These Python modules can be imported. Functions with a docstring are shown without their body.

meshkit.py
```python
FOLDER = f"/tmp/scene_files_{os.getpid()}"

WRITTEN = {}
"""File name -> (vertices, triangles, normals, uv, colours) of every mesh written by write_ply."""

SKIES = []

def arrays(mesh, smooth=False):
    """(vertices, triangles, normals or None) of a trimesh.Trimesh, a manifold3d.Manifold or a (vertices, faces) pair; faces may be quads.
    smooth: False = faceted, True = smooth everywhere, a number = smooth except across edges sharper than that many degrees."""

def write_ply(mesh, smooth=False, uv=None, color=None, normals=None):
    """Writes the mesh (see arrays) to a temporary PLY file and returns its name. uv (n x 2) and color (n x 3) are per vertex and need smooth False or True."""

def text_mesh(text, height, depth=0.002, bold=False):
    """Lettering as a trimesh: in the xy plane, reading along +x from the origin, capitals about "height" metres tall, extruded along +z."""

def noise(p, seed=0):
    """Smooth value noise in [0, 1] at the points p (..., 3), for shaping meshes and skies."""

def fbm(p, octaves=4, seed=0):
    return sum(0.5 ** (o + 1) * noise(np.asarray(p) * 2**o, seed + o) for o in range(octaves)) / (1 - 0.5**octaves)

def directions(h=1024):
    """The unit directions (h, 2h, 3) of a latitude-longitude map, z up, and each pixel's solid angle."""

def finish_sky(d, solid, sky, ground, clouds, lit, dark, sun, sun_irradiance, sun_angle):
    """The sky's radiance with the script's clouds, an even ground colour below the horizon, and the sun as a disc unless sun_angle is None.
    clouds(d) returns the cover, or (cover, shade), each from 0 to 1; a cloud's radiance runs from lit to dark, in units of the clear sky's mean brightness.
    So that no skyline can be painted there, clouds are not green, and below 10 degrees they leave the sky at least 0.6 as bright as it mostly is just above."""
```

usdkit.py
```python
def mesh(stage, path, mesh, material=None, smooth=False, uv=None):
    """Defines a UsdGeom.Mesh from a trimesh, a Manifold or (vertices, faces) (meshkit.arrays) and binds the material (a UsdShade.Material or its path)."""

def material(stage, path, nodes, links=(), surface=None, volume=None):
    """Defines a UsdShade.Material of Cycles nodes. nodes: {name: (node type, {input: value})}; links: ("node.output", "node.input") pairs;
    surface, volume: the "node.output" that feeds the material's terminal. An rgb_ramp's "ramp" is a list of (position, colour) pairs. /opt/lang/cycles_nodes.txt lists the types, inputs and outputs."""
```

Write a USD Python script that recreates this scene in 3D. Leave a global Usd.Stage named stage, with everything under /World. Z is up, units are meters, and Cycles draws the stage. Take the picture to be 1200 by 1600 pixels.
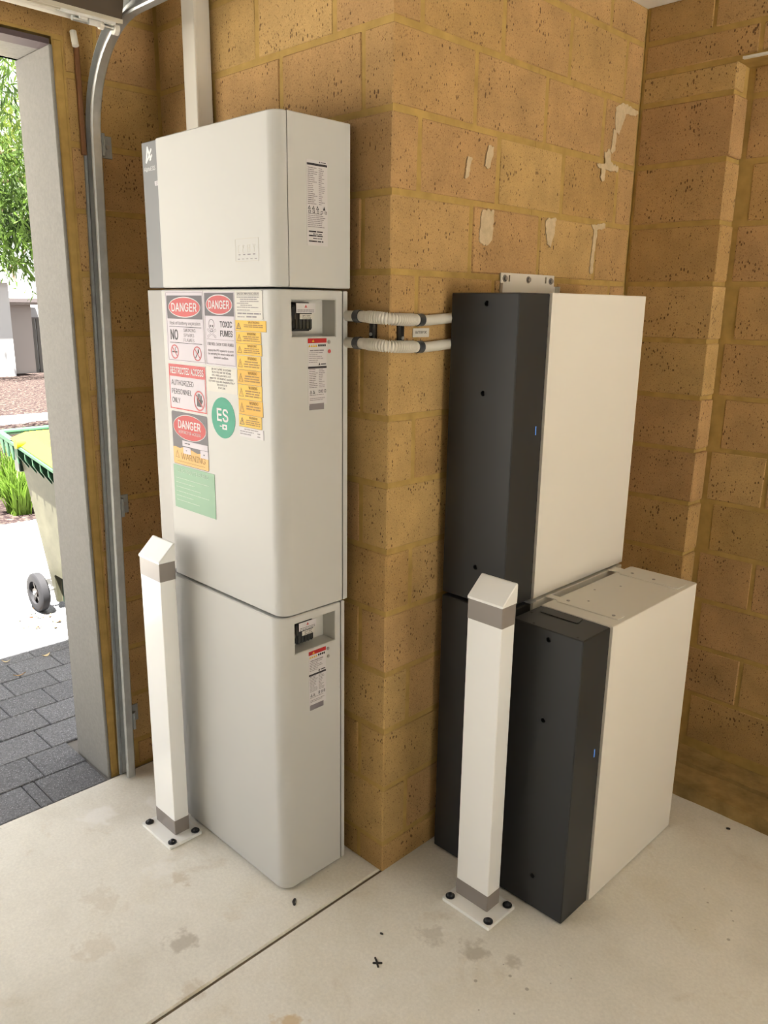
import math, random
import numpy as np, trimesh, manifold3d as m3
import shapely
from shapely.geometry import Polygon, Point, LineString, box as sbox, MultiPolygon
from shapely.ops import unary_union
from shapely import affinity
import usdkit, meshkit
from pxr import Usd, UsdGeom, UsdLux, UsdShade, Gf, Sdf, Vt

rnd = random.Random(7)
nrng = np.random.default_rng(7)
stage = Usd.Stage.CreateInMemory()
UsdGeom.SetStageUpAxis(stage, UsdGeom.Tokens.z)
UsdGeom.SetStageMetersPerUnit(stage, 1.0)
UsdGeom.Xform.Define(stage, '/World')
stage.SetDefaultPrim(stage.GetPrimAtPath('/World'))
UsdGeom.Scope.Define(stage, '/World/Looks')

# ------------------------------------------------------------------ camera, sun, sky, exposure
cam = UsdGeom.Camera.Define(stage, '/World/camera')
CC = (1.36022, -1.38362, 1.55245)
CR = (0.7077628, 0.7063306, 0.0129955)
CD = (0.1849512, -0.1675096, -0.9683664)
CF = (-0.6818100, 0.6877772, -0.2491938)
cam.AddTransformOp().Set(Gf.Matrix4d(*CR, 0, -CD[0], -CD[1], -CD[2], 0, -CF[0], -CF[1], -CF[2], 0, *CC, 1))
cam.CreateHorizontalApertureAttr(36.0)
cam.CreateVerticalApertureAttr(48.0)
cam.CreateFocalLengthAttr(1250.468 / 1200 * 36.0)
cam.CreateClippingRangeAttr(Gf.Vec2f(0.05, 500))
cam.CreateExposureAttr(1.4)

SUN_DIR = np.array([0.19, -0.26, 1.0]); SUN_DIR /= np.linalg.norm(SUN_DIR)      # towards the sun
sun = UsdLux.DistantLight.Define(stage, '/World/sun')
sun.CreateIntensityAttr(8.0); sun.CreateAngleAttr(0.6); sun.CreateNormalizeAttr(True); sun.CreateColorAttr(Gf.Vec3f(1.0, 0.955, 0.88))
zz = SUN_DIR; xx = np.cross([0, 1, 0], zz); xx /= np.linalg.norm(xx); yy = np.cross(zz, xx)
sun.AddTransformOp().Set(Gf.Matrix4d(*xx, 0, *yy, 0, *zz, 0, 0, 0, 20, 1))
dome = UsdLux.DomeLight.Define(stage, '/World/sky')
dome.CreateIntensityAttr(1.0)
sky_mat = usdkit.material(stage, '/World/Looks/sky_daylight', {
    's': ('sky_texture', {'sky_type': 'hosek_wilkie', 'sun_direction': tuple(SUN_DIR), 'turbidity': 3.5, 'ground_albedo': 0.35, 'sun_disc': False}),
    'm': ('mix_color', {'blend_type': 'mix', 'fac': 0.45, 'b': (1.0, 0.96, 0.9)}),
    'b': ('background_shader', {'strength': 1.75})},
    [('s.color', 'm.a'), ('m.result', 'b.color')], surface='b.background')
UsdShade.MaterialBindingAPI.Apply(dome.GetPrim()).Bind(sky_mat)

# ------------------------------------------------------------------ helpers
used = {}
def numbered(parent, name):
    k = (parent, name); n = used.get(k, 0); used[k] = n + 1
    return name if n == 0 else f'{name}_{n:03d}'
def _path(p):
    return '/World' if p is None else (p if isinstance(p, str) else str(p.GetPath()))
def data(p, **kw):
    for k, v in kw.items():
        if v is not None: p.SetCustomDataByKey(k, v)
    return p
def thing(name, label, cat, group=None, loc=(0, 0, 0), rotz=0.0, kind=None):
    x = UsdGeom.Xform.Define(stage, '/World/' + numbered('/World', name))
    if any(loc): x.AddTranslateOp().Set(Gf.Vec3d(*loc))
    if rotz: x.AddRotateZOp().Set(rotz)
    return data(x.GetPrim(), label=label, category=cat, group=group, kind=kind)
def struct(name, label, cat='wall'):
    return thing(name, label, cat, kind='structure')
def obj(name, mesh, mat, parent=None, label=None, kind=None, cat=None, smooth=False, group=None):
    base = _path(parent); path = base + '/' + numbered(base, name)
    p = usdkit.mesh(stage, path, mesh, mat, smooth=smooth).GetPrim()
    return data(p, label=label, kind=kind, category=cat, group=group)
def cat_(*ms):
    return trimesh.util.concatenate([m if isinstance(m, trimesh.Trimesh) else tm(m) for m in ms])
def tm(m):
    if isinstance(m, trimesh.Trimesh): return m
    v, f, _ = meshkit.arrays(m); return trimesh.Trimesh(v, f, process=False)
def man(m):
    m = tm(m); m = trimesh.Trimesh(m.vertices, m.faces, process=True)
    return m3.Manifold(m3.Mesh(np.asarray(m.vertices, np.float32), np.asarray(m.faces, np.uint32)))
def bx(x0, x1, y0, y1, z0, z1):
    m = trimesh.creation.box([abs(x1-x0), abs(y1-y0), abs(z1-z0)])
    m.apply_translation([(x0+x1)/2, (y0+y1)/2, (z0+z1)/2]); return m
def hull(pts):
    return tm(m3.Manifold.hull_points(np.asarray(pts, float)))
def cbx(x0, x1, y0, y1, z0, z1, c=0.003):
    """A box with chamfered edges."""
    P = []
    for sx in (0, 1):
        for sy in (0, 1):
            for sz in (0, 1):
                X = (x0, x1)[sx]; Y = (y0, y1)[sy]; Z = (z0, z1)[sz]
                dx = c*(1-2*sx); dy = c*(1-2*sy); dz = c*(1-2*sz)
                P += [(X, Y+dy, Z+dz), (X+dx, Y, Z+dz), (X+dx, Y+dy, Z)]
    return hull(P)
def prism(poly, z0, z1, c=0.0):
    """A convex footprint pulled up from z0 to z1 with chamfered rims."""
    p = Polygon(poly) if not isinstance(poly, Polygon) else poly
    if c <= 0: return hull([(x, y, z) for z in (z0, z1) for x, y in p.exterior.coords])
    q = p.buffer(-c, join_style=2)
    return hull([(x, y, z) for z in (z0+c, z1-c) for x, y in p.exterior.coords] + [(x, y, z) for z in (z0, z1) for x, y in q.exterior.coords])
def cyl(p0, p1, r, n=20, r1=None):
    p0 = np.array(p0, float); p1 = np.array(p1, float)
    return tube([p0, p1], [r, r if r1 is None else r1], n, caps=True)
def tube(path, radii, n=14, caps=True):
    p = np.asarray(path, float); k = len(p); radii = np.broadcast_to(radii, (k,))
    t = np.gradient(p, axis=0); t /= np.linalg.norm(t, axis=1, keepdims=True)
    a = np.cross(t[0], [0, 0, 1.0]) if abs(t[0][2]) < .9 else np.cross(t[0], [1.0, 0, 0]); a /= np.linalg.norm(a)
    V = []; ang = np.arange(n)*2*np.pi/n
    for i in range(k):
        a = a - t[i]*np.dot(a, t[i]); a /= np.linalg.norm(a); b = np.cross(t[i], a)
        V.append(p[i] + radii[i]*(np.cos(ang)[:, None]*a + np.sin(ang)[:, None]*b))
    V = np.vstack(V); F = []
    for i in range(k-1):
        for j in range(n):
            q = [i*n+j, i*n+(j+1) % n, (i+1)*n+(j+1) % n, (i+1)*n+j]
            F += [[q[0], q[1], q[2]], [q[0], q[2], q[3]]]
    if caps:
        for base, flip in ((0, True), ((k-1)*n, False)):
            for j in range(1, n-1):
                F.append([base, base+j+1, base+j] if flip else [base, base+j, base+j+1])
    return trimesh.Trimesh(V, F, process=False)
def spline(pts, n):
    from scipy.interpolate import CubicSpline
    p = np.asarray(pts, float); d = np.r_[0, np.cumsum(np.linalg.norm(np.diff(p, axis=0), axis=1))]
    return CubicSpline(d, p)(np.linspace(0, d[-1], n))
def ext(shape, depth, lift=0.0):
    """A flat shape as a thin mesh in the xy plane rising along +z from lift."""
    gs = [g for g in getattr(shape, 'geoms', [shape]) if g.geom_type == 'Polygon' and g.area > 1e-9]
    ms = [trimesh.creation.extrude_polygon(g, depth, engine='earcut') for g in gs]
    m = trimesh.util.concatenate(ms); m.apply_translation([0, 0, lift]); return m
def place(m, o, r, u, n):
    m = m.copy(); T = np.eye(4); T[:3, 0] = r; T[:3, 1] = u; T[:3, 2] = n; T[:3, 3] = o
    m.apply_transform(T)
    return m

# ------------------------------------------------------------------ materials
def plain(name, col, rough=0.5, metal=0.0, spec=0.5, bump=0.0, bscale=400.0, var=0.0, vscale=6.0, coat=0.0, emit=None):
    n = {'p': ('principled_bsdf', {'base_color': col, 'roughness': rough, 'metallic': metal, 'specular_ior_level': spec, 'coat_weight': coat})}
    L = []
    if emit: n['p'][1].update({'emission_color': emit[0], 'emission_strength': emit[1]})
    if bump or var: n['g'] = ('geometry', {})
    if bump:
        n['nb'] = ('noise_texture', {'scale': bscale, 'detail': 2}); n['bp'] = ('bump', {'strength': bump, 'distance': 0.0006})
        L += [('g.position', 'nb.vector'), ('nb.fac', 'bp.height'), ('bp.normal', 'p.normal')]
    if var:
        n['nv'] = ('noise_texture', {'scale': vscale, 'detail': 4, 'roughness': 0.6})
        n['mr'] = ('map_range', {'from_min': 0.3, 'from_max': 0.7, 'to_min': 1-var, 'to_max': 1+var*0.6})
        n['mx'] = ('vector_math', {'math_type': 'scale', 'vector1': col})
        L += [('g.position', 'nv.vector'), ('nv.fac', 'mr.value'), ('mr.result', 'mx.scale'), ('mx.vector', 'p.base_color')]
    return usdkit.material(stage, '/World/Looks/' + name, n, L, surface='p.BSDF')

def block_material(name, hues, pit=0.8, gain=1.0):
    """Tan split-faced masonry block: a tone per block, soft mottling, small dark pits drawn out downwards, bumpy."""
    stops = [(i/(len(hues)-1), tuple(c*gain for c in h)) for i, h in enumerate(hues)]
    n = {'g': ('geometry', {}), 'o': ('object_info', {}),
         'ramp': ('rgb_ramp', {'ramp': stops}),
         'n1': ('noise_texture', {'scale': 9, 'detail': 5, 'roughness': 0.6}),
         'n2': ('noise_texture', {'scale': 300, 'detail': 3, 'roughness': 0.7}),
         'r1': ('map_range', {'from_min': 0.3, 'from_max': 0.7, 'to_min': 0.84, 'to_max': 1.12}),
         'r2': ('map_range', {'from_min': 0.25, 'from_max': 0.75, 'to_min': 0.80, 'to_max': 1.18}),
         'mul': ('math', {'math_type': 'multiply'}),
         's': ('vector_math', {'math_type': 'scale'}),
         'map': ('mapping', {'scale': (1, 1, 0.55)}),
         'v': ('voronoi_texture', {'scale': 110, 'feature': 'f1'}),
         'vs': ('voronoi_texture', {'scale': 190, 'feature': 'f1'}),
         'n3': ('noise_texture', {'scale': 14, 'detail': 3}),
         'n4': ('noise_texture', {'scale': 130, 'detail': 3}),
         'thr': ('map_range', {'from_min': 0.42, 'from_max': 0.75, 'to_min': 0.08, 'to_max': 0.345, 'clamp': True}),
         'add': ('math', {'math_type': 'multiply_add', 'value2': 0.16}),
         'sub': ('math', {'math_type': 'subtract'}),
         'pit': ('map_range', {'from_min': 0.06, 'from_max': 0.10, 'to_min': 1.0, 'to_max': 0.0, 'clamp': True}),
         'pits': ('map_range', {'from_min': 0.14, 'from_max': 0.24, 'to_min': 0.7, 'to_max': 0.0, 'clamp': True}),
         'pm': ('math', {'math_type': 'maximum'}),
         'pf': ('math', {'math_type': 'multiply', 'value2': pit}),
         'dark': ('mix_color', {'b': (0.085*gain, 0.04*gain, 0.018*gain)}),
         'h': ('math', {'math_type': 'multiply_add', 'value2': -1.2}),
         'bp': ('bump', {'strength': 0.55, 'distance': 0.0016}),
         'p': ('principled_bsdf', {'roughness': 0.88, 'specular_ior_level': 0.25})}
    L = [('o.random', 'ramp.fac'), ('g.position', 'n1.vector'), ('g.position', 'n2.vector'), ('n1.fac', 'r1.value'), ('n2.fac', 'r2.value'),
         ('r1.result', 'mul.value1'), ('r2.result', 'mul.value2'), ('ramp.color', 's.vector1'), ('mul.value', 's.scale'),
         ('g.position', 'map.vector'), ('map.vector', 'v.vector'), ('map.vector', 'vs.vector'), ('g.position', 'n3.vector'), ('g.position', 'n4.vector'),
         ('n3.fac', 'thr.value'), ('n4.fac', 'add.value1'), ('v.distance', 'add.value3'), ('add.value', 'sub.value1'), ('thr.result', 'sub.value2'),
         ('sub.value', 'pit.value'), ('vs.distance', 'pits.value'), ('pit.result', 'pm.value1'), ('pits.result', 'pm.value2'),
         ('pm.value', 'pf.value1'), ('pf.value', 'dark.fac'), ('s.vector', 'dark.a'), ('dark.result', 'p.base_color'),
         ('pf.value', 'h.value1'), ('n2.fac', 'h.value3'), ('h.value', 'bp.height'), ('bp.normal', 'p.normal')]
    return usdkit.material(stage, '/World/Looks/' + name, n, L, surface='p.BSDF')

HUES = [tuple(0.91*c for c in h) for h in [(0.45, 0.275, 0.105), (0.50, 0.31, 0.125), (0.47, 0.28, 0.125), (0.53, 0.345, 0.14), (0.45, 0.285, 0.105)]]
M = {}
M['block'] = block_material('tan_block', HUES)
M['mortar'] = plain('sandy_mortar', (0.42, 0.275, 0.087), 0.95, spec=0.2, bump=0.5, bscale=350, var=0.18, vscale=20)
M['smear'] = plain('pale_mortar_smear', (0.55, 0.43, 0.275), 0.95, spec=0.2, bump=0.4, var=0.15, vscale=60)
M['render'] = plain('cement_render', (0.235, 0.225, 0.207), 0.9, spec=0.2, bump=0.5, bscale=260, var=0.08, vscale=90)
M['ceiling'] = plain('ceiling_white', (0.80, 0.78, 0.73), 0.9)
M['white'] = plain('white_powder_coat', (0.515, 0.51, 0.485), 0.55, spec=0.2, bump=0.05, bscale=900)
M['cream'] = plain('module_white_coat', (0.715, 0.68, 0.612), 0.5, spec=0.3, bump=0.06, bscale=900)
M['strip'] = plain('grey_strip', (0.165, 0.163, 0.158), 0.45)
M['strip_light'] = plain('warm_grey_strip', (0.27, 0.255, 0.235), 0.45)
M['dark'] = plain('charcoal_coat', (0.027, 0.0285, 0.030), 0.45, spec=0.32, bump=0.08, bscale=1200)
M['black'] = plain('black_gap', (0.008, 0.008, 0.008), 0.6)
M['gloss_black'] = plain('glossy_black', (0.012, 0.012, 0.012), 0.12)
M['post'] = plain('bollard_white', (0.85, 0.845, 0.82), 0.16, coat=0.3)
M['tape'] = plain('grey_reflective_tape', (0.24, 0.21, 0.19), 0.38)
M['bolt'] = plain('black_bolt', (0.02, 0.02, 0.022), 0.3, metal=0.2)
M['steel'] = plain('galvanised_steel', (0.50, 0.51, 0.50), 0.38, metal=0.75, var=0.12, vscale=25)
M['dull_steel'] = plain('dull_zinc', (0.32, 0.34, 0.345), 0.5, metal=0.5, var=0.15, vscale=30)
M['screw'] = plain('screw_grey', (0.32, 0.30, 0.28), 0.4, metal=0.6)
M['rust'] = plain('red_oxide_bar', (0.20, 0.085, 0.03), 0.7, var=0.2)
M['lintel'] = plain('lintel_paint', (0.075, 0.05, 0.055), 0.6)
M['trim_white'] = plain('white_metal', (0.72, 0.69, 0.62), 0.45)
M['conduit'] = plain('grey_conduit', (0.60, 0.565, 0.49), 0.42)
M['coupling'] = plain('dark_coupling', (0.06, 0.062, 0.065), 0.3)
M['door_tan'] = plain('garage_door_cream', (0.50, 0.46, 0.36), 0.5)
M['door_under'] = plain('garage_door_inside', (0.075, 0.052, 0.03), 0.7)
M['paper'] = plain('label_white', (0.56, 0.535, 0.54), 0.5, spec=0.22)
M['paper_lilac'] = plain('sign_white', (0.52, 0.475, 0.515), 0.5, spec=0.22)
M['paper_cream'] = plain('label_cream', (0.555, 0.53, 0.475), 0.5, spec=0.22)
M['ink'] = plain('print_black', (0.035, 0.03, 0.033), 0.5, spec=0.22)
M['ink_grey'] = plain('print_grey', (0.21, 0.19, 0.2), 0.5, spec=0.22)
M['sign_grey'] = plain('print_header_grey', (0.095, 0.085, 0.095), 0.5, spec=0.22)
M['red'] = plain('print_red', (0.47, 0.075, 0.075), 0.5, spec=0.22)
M['red_deep'] = plain('print_deep_red', (0.43, 0.025, 0.025), 0.5, spec=0.22)
M['yellow'] = plain('print_yellow', (0.66, 0.4, 0.035), 0.5, spec=0.22)
M['yellow_deep'] = plain('print_amber', (0.62, 0.34, 0.02), 0.5, spec=0.22)
M['ochre'] = plain('print_ochre', (0.24, 0.13, 0.015), 0.5, spec=0.22)
M['orange'] = plain('print_orange', (0.64, 0.35, 0.09), 0.5, spec=0.22)
M['green'] = plain('print_green', (0.0, 0.25, 0.15), 0.5, spec=0.22)
M['mint'] = plain('print_mint', (0.205, 0.36, 0.235), 0.5, spec=0.22)
M['mint_light'] = plain('print_pale_mint', (0.38, 0.5, 0.4), 0.5, spec=0.22)
M['logo'] = plain('print_silver', (0.62, 0.62, 0.61), 0.4)
M['line'] = plain('panel_line', (0.48, 0.45, 0.39), 0.5)
M['led'] = plain('led_blue', (0.05, 0.15, 0.5), 0.3, emit=((0.15, 0.4, 1.0), 0.2))
M['recess'] = plain('recess_grey', (0.52, 0.51, 0.47), 0.5)
M['switch'] = plain('isolator_black', (0.025, 0.026, 0.026), 0.22)
M['switch_clear'] = plain('isolator_smoke', (0.05, 0.05, 0.045), 0.1)
# ---- outside
M['bin'] = plain('bin_green', (0.062, 0.060, 0.040), 0.6, spec=0.12, var=0.25, vscale=9)
M['bin_dark'] = plain('bin_dark_green', (0.008, 0.02, 0.012), 0.5)
M['bin_rim'] = plain('bin_rim_green', (0.028, 0.075, 0.042), 0.6, spec=0.15)
M['bin_lid'] = plain('bin_lid_yellow', (0.42, 0.36, 0.015), 0.6, spec=0.15)
M['rubber'] = plain('tyre_rubber', (0.018, 0.018, 0.02), 0.7, spec=0.1)
M['wheel'] = plain('wheel_hub', (0.010, 0.007, 0.006), 0.5)
M['bark'] = plain('bark', (0.22, 0.15, 0.10), 0.9, var=0.3, vscale=12)
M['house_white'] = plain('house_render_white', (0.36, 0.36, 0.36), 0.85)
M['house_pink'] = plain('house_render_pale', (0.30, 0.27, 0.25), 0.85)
M['roof_tile'] = plain('roof_tile_pale', (0.30, 0.275, 0.24), 0.8, var=0.1)
M['gutter'] = plain('gutter_mauve', (0.10, 0.085, 0.085), 0.5)
M['fence'] = plain('fence_sheet', (0.085, 0.08, 0.07), 0.6)
M['stone'] = plain('smooth_stone', (0.40, 0.36, 0.36), 0.7, var=0.15, vscale=30)
M['leaf_dry'] = plain('dry_leaf', (0.46, 0.27, 0.11), 0.8)
M['leaf_pale'] = plain('dry_leaf_pale', (0.62, 0.50, 0.30), 0.8)
M['twig'] = plain('dark_twig', (0.03, 0.025, 0.02), 0.8)

def leaf_material(name, ramp):
    return usdkit.material(stage, '/World/Looks/' + name, {
        'g': ('geometry', {}), 'r': ('rgb_ramp', {'ramp': ramp}), 'n': ('noise_texture', {'scale': 0.9, 'detail': 2}),
        'ad': ('math', {'math_type': 'multiply_add', 'value2': 0.5, 'use_clamp': True}), 'ma': ('math', {'math_type': 'multiply_add', 'value2': 0.9, 'value3': -0.2}),
        'p': ('principled_bsdf', {'roughness': 0.6, 'specular_ior_level': 0.25}), 't': ('translucent_bsdf', {}), 'm': ('mix_closure', {'fac': 0.4})},
        [('g.random_per_island', 'ad.value1'), ('g.position', 'n.vector'), ('n.fac', 'ma.value1'), ('ma.value', 'ad.value3'), ('ad.value', 'r.fac'),
         ('r.color', 'p.base_color'), ('r.color', 't.color'), ('p.BSDF', 'm.closure1'), ('t.BSDF', 'm.closure2')], surface='m.closure')
M['leaf'] = leaf_material('peppermint_leaf', [(0, (0.012, 0.028, 0.006)), (0.3, (0.055, 0.10, 0.012)), (0.55, (0.15, 0.17, 0.03)), (0.75, (0.24, 0.17, 0.10)), (1, (0.30, 0.13, 0.12))])
M['leaf_deep'] = leaf_material('tree_leaf_deep', [(0, (0.02, 0.045, 0.008)), (1, (0.08, 0.11, 0.025))])
M['strap'] = leaf_material('strappy_leaf', [(0, (0.045, 0.10, 0.01)), (0.6, (0.11, 0.17, 0.02)), (1, (0.22, 0.25, 0.06))])

# concrete floor: cloudy beige-grey, stains, scuffs, specks
def concrete():
    n = {'g': ('geometry', {}),
         'n1': ('noise_texture', {'scale': 1.6, 'detail': 6, 'roughness': 0.65}),
         'ramp': ('rgb_ramp', {'ramp': [(0.3, (0.63, 0.59, 0.505)), (0.43, (0.72, 0.69, 0.62)), (0.52, (0.77, 0.74, 0.67)), (0.62, (0.72, 0.68, 0.59)), (0.75, (0.78, 0.76, 0.70))]}),
         'n2': ('noise_texture', {'scale': 7, 'detail': 6, 'roughness': 0.6, 'distortion': 0.6}),
         'st': ('map_range', {'from_min': 0.60, 'from_max': 0.72, 'to_min': 0, 'to_max': 0.38, 'clamp': True}),
         'stm': ('mix_color', {'b': (0.55, 0.46, 0.34)}),
         'n3': ('noise_texture', {'scale': 5.3, 'detail': 5, 'roughness': 0.7, 'distortion': 1.2}),
         'pl': ('map_range', {'from_min': 0.63, 'from_max': 0.72, 'to_min': 0, 'to_max': 0.35, 'clamp': True}),
         'plm': ('mix_color', {'b': (0.82, 0.80, 0.76)}),
         'n5': ('noise_texture', {'scale': 120, 'detail': 4, 'roughness': 0.7}),
         'fr': ('map_range', {'from_min': 0.3, 'from_max': 0.7, 'to_min': 0.92, 'to_max': 1.07}),
         'sc': ('vector_math', {'math_type': 'scale'}),
         'v': ('voronoi_texture', {'scale': 26, 'feature': 'f1'}),
         'vn': ('noise_texture', {'scale': 3.0, 'detail': 2}),
         'vt': ('map_range', {'from_min': 0.5, 'from_max': 0.7, 'to_min': 0.0, 'to_max': 0.13, 'clamp': True}),
         'lt': ('math', {'math_type': 'less_than'}),
         'lm': ('math', {'math_type': 'multiply', 'value2': 0.55}),
         'sp': ('mix_color', {'b': (0.22, 0.18, 0.14)}),
         'bp': ('bump', {'strength': 0.25, 'distance': 0.001}),
         'ro': ('map_range', {'from_min': 0.3, 'from_max': 0.7, 'to_min': 0.5, 'to_max': 0.72}),
         'p': ('principled_bsdf', {'specular_ior_level': 0.35})}
    L = [('g.position', f'{k}.vector') for k in ('n1', 'n2', 'n3', 'n5', 'v', 'vn')]
    L += [('n1.fac', 'ramp.fac'), ('n2.fac', 'st.value'), ('st.result', 'stm.fac'), ('ramp.color', 'stm.a'), ('n3.fac', 'pl.value'), ('pl.result', 'plm.fac'), ('stm.result', 'plm.a'),
          ('n5.fac', 'fr.value'), ('plm.result', 'sc.vector1'), ('fr.result', 'sc.scale'), ('vn.fac', 'vt.value'), ('v.distance', 'lt.value1'), ('vt.result', 'lt.value2'), ('lt.value', 'lm.value1'),
          ('lm.value', 'sp.fac'), ('n5.fac', 'bp.height'), ('bp.normal', 'p.normal'), ('n2.fac', 'ro.value'), ('ro.result', 'p.roughness')]
    prev = 'sc.vector'
    # worn-in stains with shapes of their own (tyre and oil spots), each a soft blob on the slab
    for i, (x, y, r, c, f, st) in enumerate(STAINS):
        n[f'd{i}'] = ('vector_math', {'math_type': 'subtract', 'vector2': (x, y, 0)})
        n[f'm{i}'] = ('vector_math', {'math_type': 'multiply', 'vector2': (1, st, 0)})
        n[f'l{i}'] = ('vector_math', {'math_type': 'length'})
        n[f'w{i}'] = ('math', {'math_type': 'multiply_add', 'value2': r*3.0, 'value3': -r*1.5})
        n[f'a{i}'] = ('math', {'math_type': 'add'})
        n[f'r{i}'] = ('map_range', {'from_min': r*0.6, 'from_max': r*1.15, 'to_min': f, 'to_max': 0.0, 'clamp': True})
        n[f'x{i}'] = ('mix_color', {'b': c})
        L += [('g.position', f'd{i}.vector1'), (f'd{i}.vector', f'm{i}.vector1'), (f'm{i}.vector', f'l{i}.vector1'), ('n6.fac', f'w{i}.value1'), (f'l{i}.value', f'a{i}.value1'), (f'w{i}.value', f'a{i}.value2'),
              (f'a{i}.value', f'r{i}.value'), (f'r{i}.result', f'x{i}.fac'), (prev, f'x{i}.a')]
        prev = f'x{i}.result'
    n['n6'] = ('noise_texture', {'scale': 30, 'detail': 4}); L.append(('g.position', 'n6.vector'))
    L += [(prev, 'sp.a'), ('sp.result', 'p.base_color')]
    return usdkit.material(stage, '/World/Looks/concrete_floor', n, L, surface='p.BSDF')
TAN, GRY, PAL = (0.52, 0.43, 0.31), (0.42, 0.37, 0.30), (0.86, 0.84, 0.82)
STAINS = [(-0.17, -0.543, 0.035, GRY, 0.6, 1), (0.363, -0.04, 0.035, GRY, 0.6, 1), (0.253, -0.077, 0.03, GRY, 0.4, 1), (-0.37, -0.42, 0.035, TAN, 0.5, 1.6),
          (0.215, -0.505, 0.035, (0.60, 0.43, 0.22), 0.7, 1), (-0.30, -0.70, 0.045, TAN, 0.28, 1), (-0.45, -0.62, 0.055, TAN, 0.26, 1.4), (-0.02, -0.60, 0.03, TAN, 0.4, 1),
          (-0.80, -0.45, 0.05, PAL, 0.5, 1), (-0.74, -0.30, 0.04, PAL, 0.4, 2), (-0.45, -0.44, 0.04, PAL, 0.35, 1), (0.45, 0.0, 0.02, GRY, 0.5, 1)]
M['concrete'] = concrete()

def paver_material(name, base):
    return usdkit.material(stage, '/World/Looks/' + name, {
        'g': ('geometry', {}), 'o': ('object_info', {}), 'n': ('noise_texture', {'scale': 150, 'detail': 4, 'roughness': 0.85}),
        'v': ('voronoi_texture', {'scale': 130}), 'lt': ('math', {'math_type': 'less_than', 'value2': 0.2}),
        'r': ('map_range', {'from_min': 0.3, 'from_max': 0.7, 'to_min': 0.35, 'to_max': 1.6}), 'ro': ('map_range', {'to_min': 0.88, 'to_max': 1.1}),
        'mu': ('math', {'math_type': 'multiply'}), 's': ('vector_math', {'math_type': 'scale', 'vector1': base}),
        'mx': ('mix_color', {'b': tuple(min(1, c*2.6) for c in base)}), 'bp': ('bump', {'strength': 0.7, 'distance': 0.002}),
        'p': ('principled_bsdf', {'roughness': 0.8})},
        [('g.position', 'n.vector'), ('g.position', 'v.vector'), ('n.fac', 'r.value'), ('o.random', 'ro.value'), ('r.result', 'mu.value1'), ('ro.result', 'mu.value2'), ('mu.value', 's.scale'),
         ('v.distance', 'lt.value1'), ('lt.value', 'mx.fac'), ('s.vector', 'mx.a'), ('mx.result', 'p.base_color'), ('n.fac', 'bp.height'), ('bp.normal', 'p.normal')], surface='p.BSDF')
M['paver'] = paver_material('grey_paver', (0.145, 0.147, 0.158))
M['joint_sand'] = plain('paver_joint', (0.17, 0.16, 0.15), 0.95)
M['driveway'] = plain('driveway_pale', (0.38, 0.365, 0.335), 0.95, spec=0.1, var=0.12, vscale=3, bump=0.3, bscale=200)
M['yard'] = plain('yard_concrete', (0.50, 0.485, 0.45), 0.9)
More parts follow.
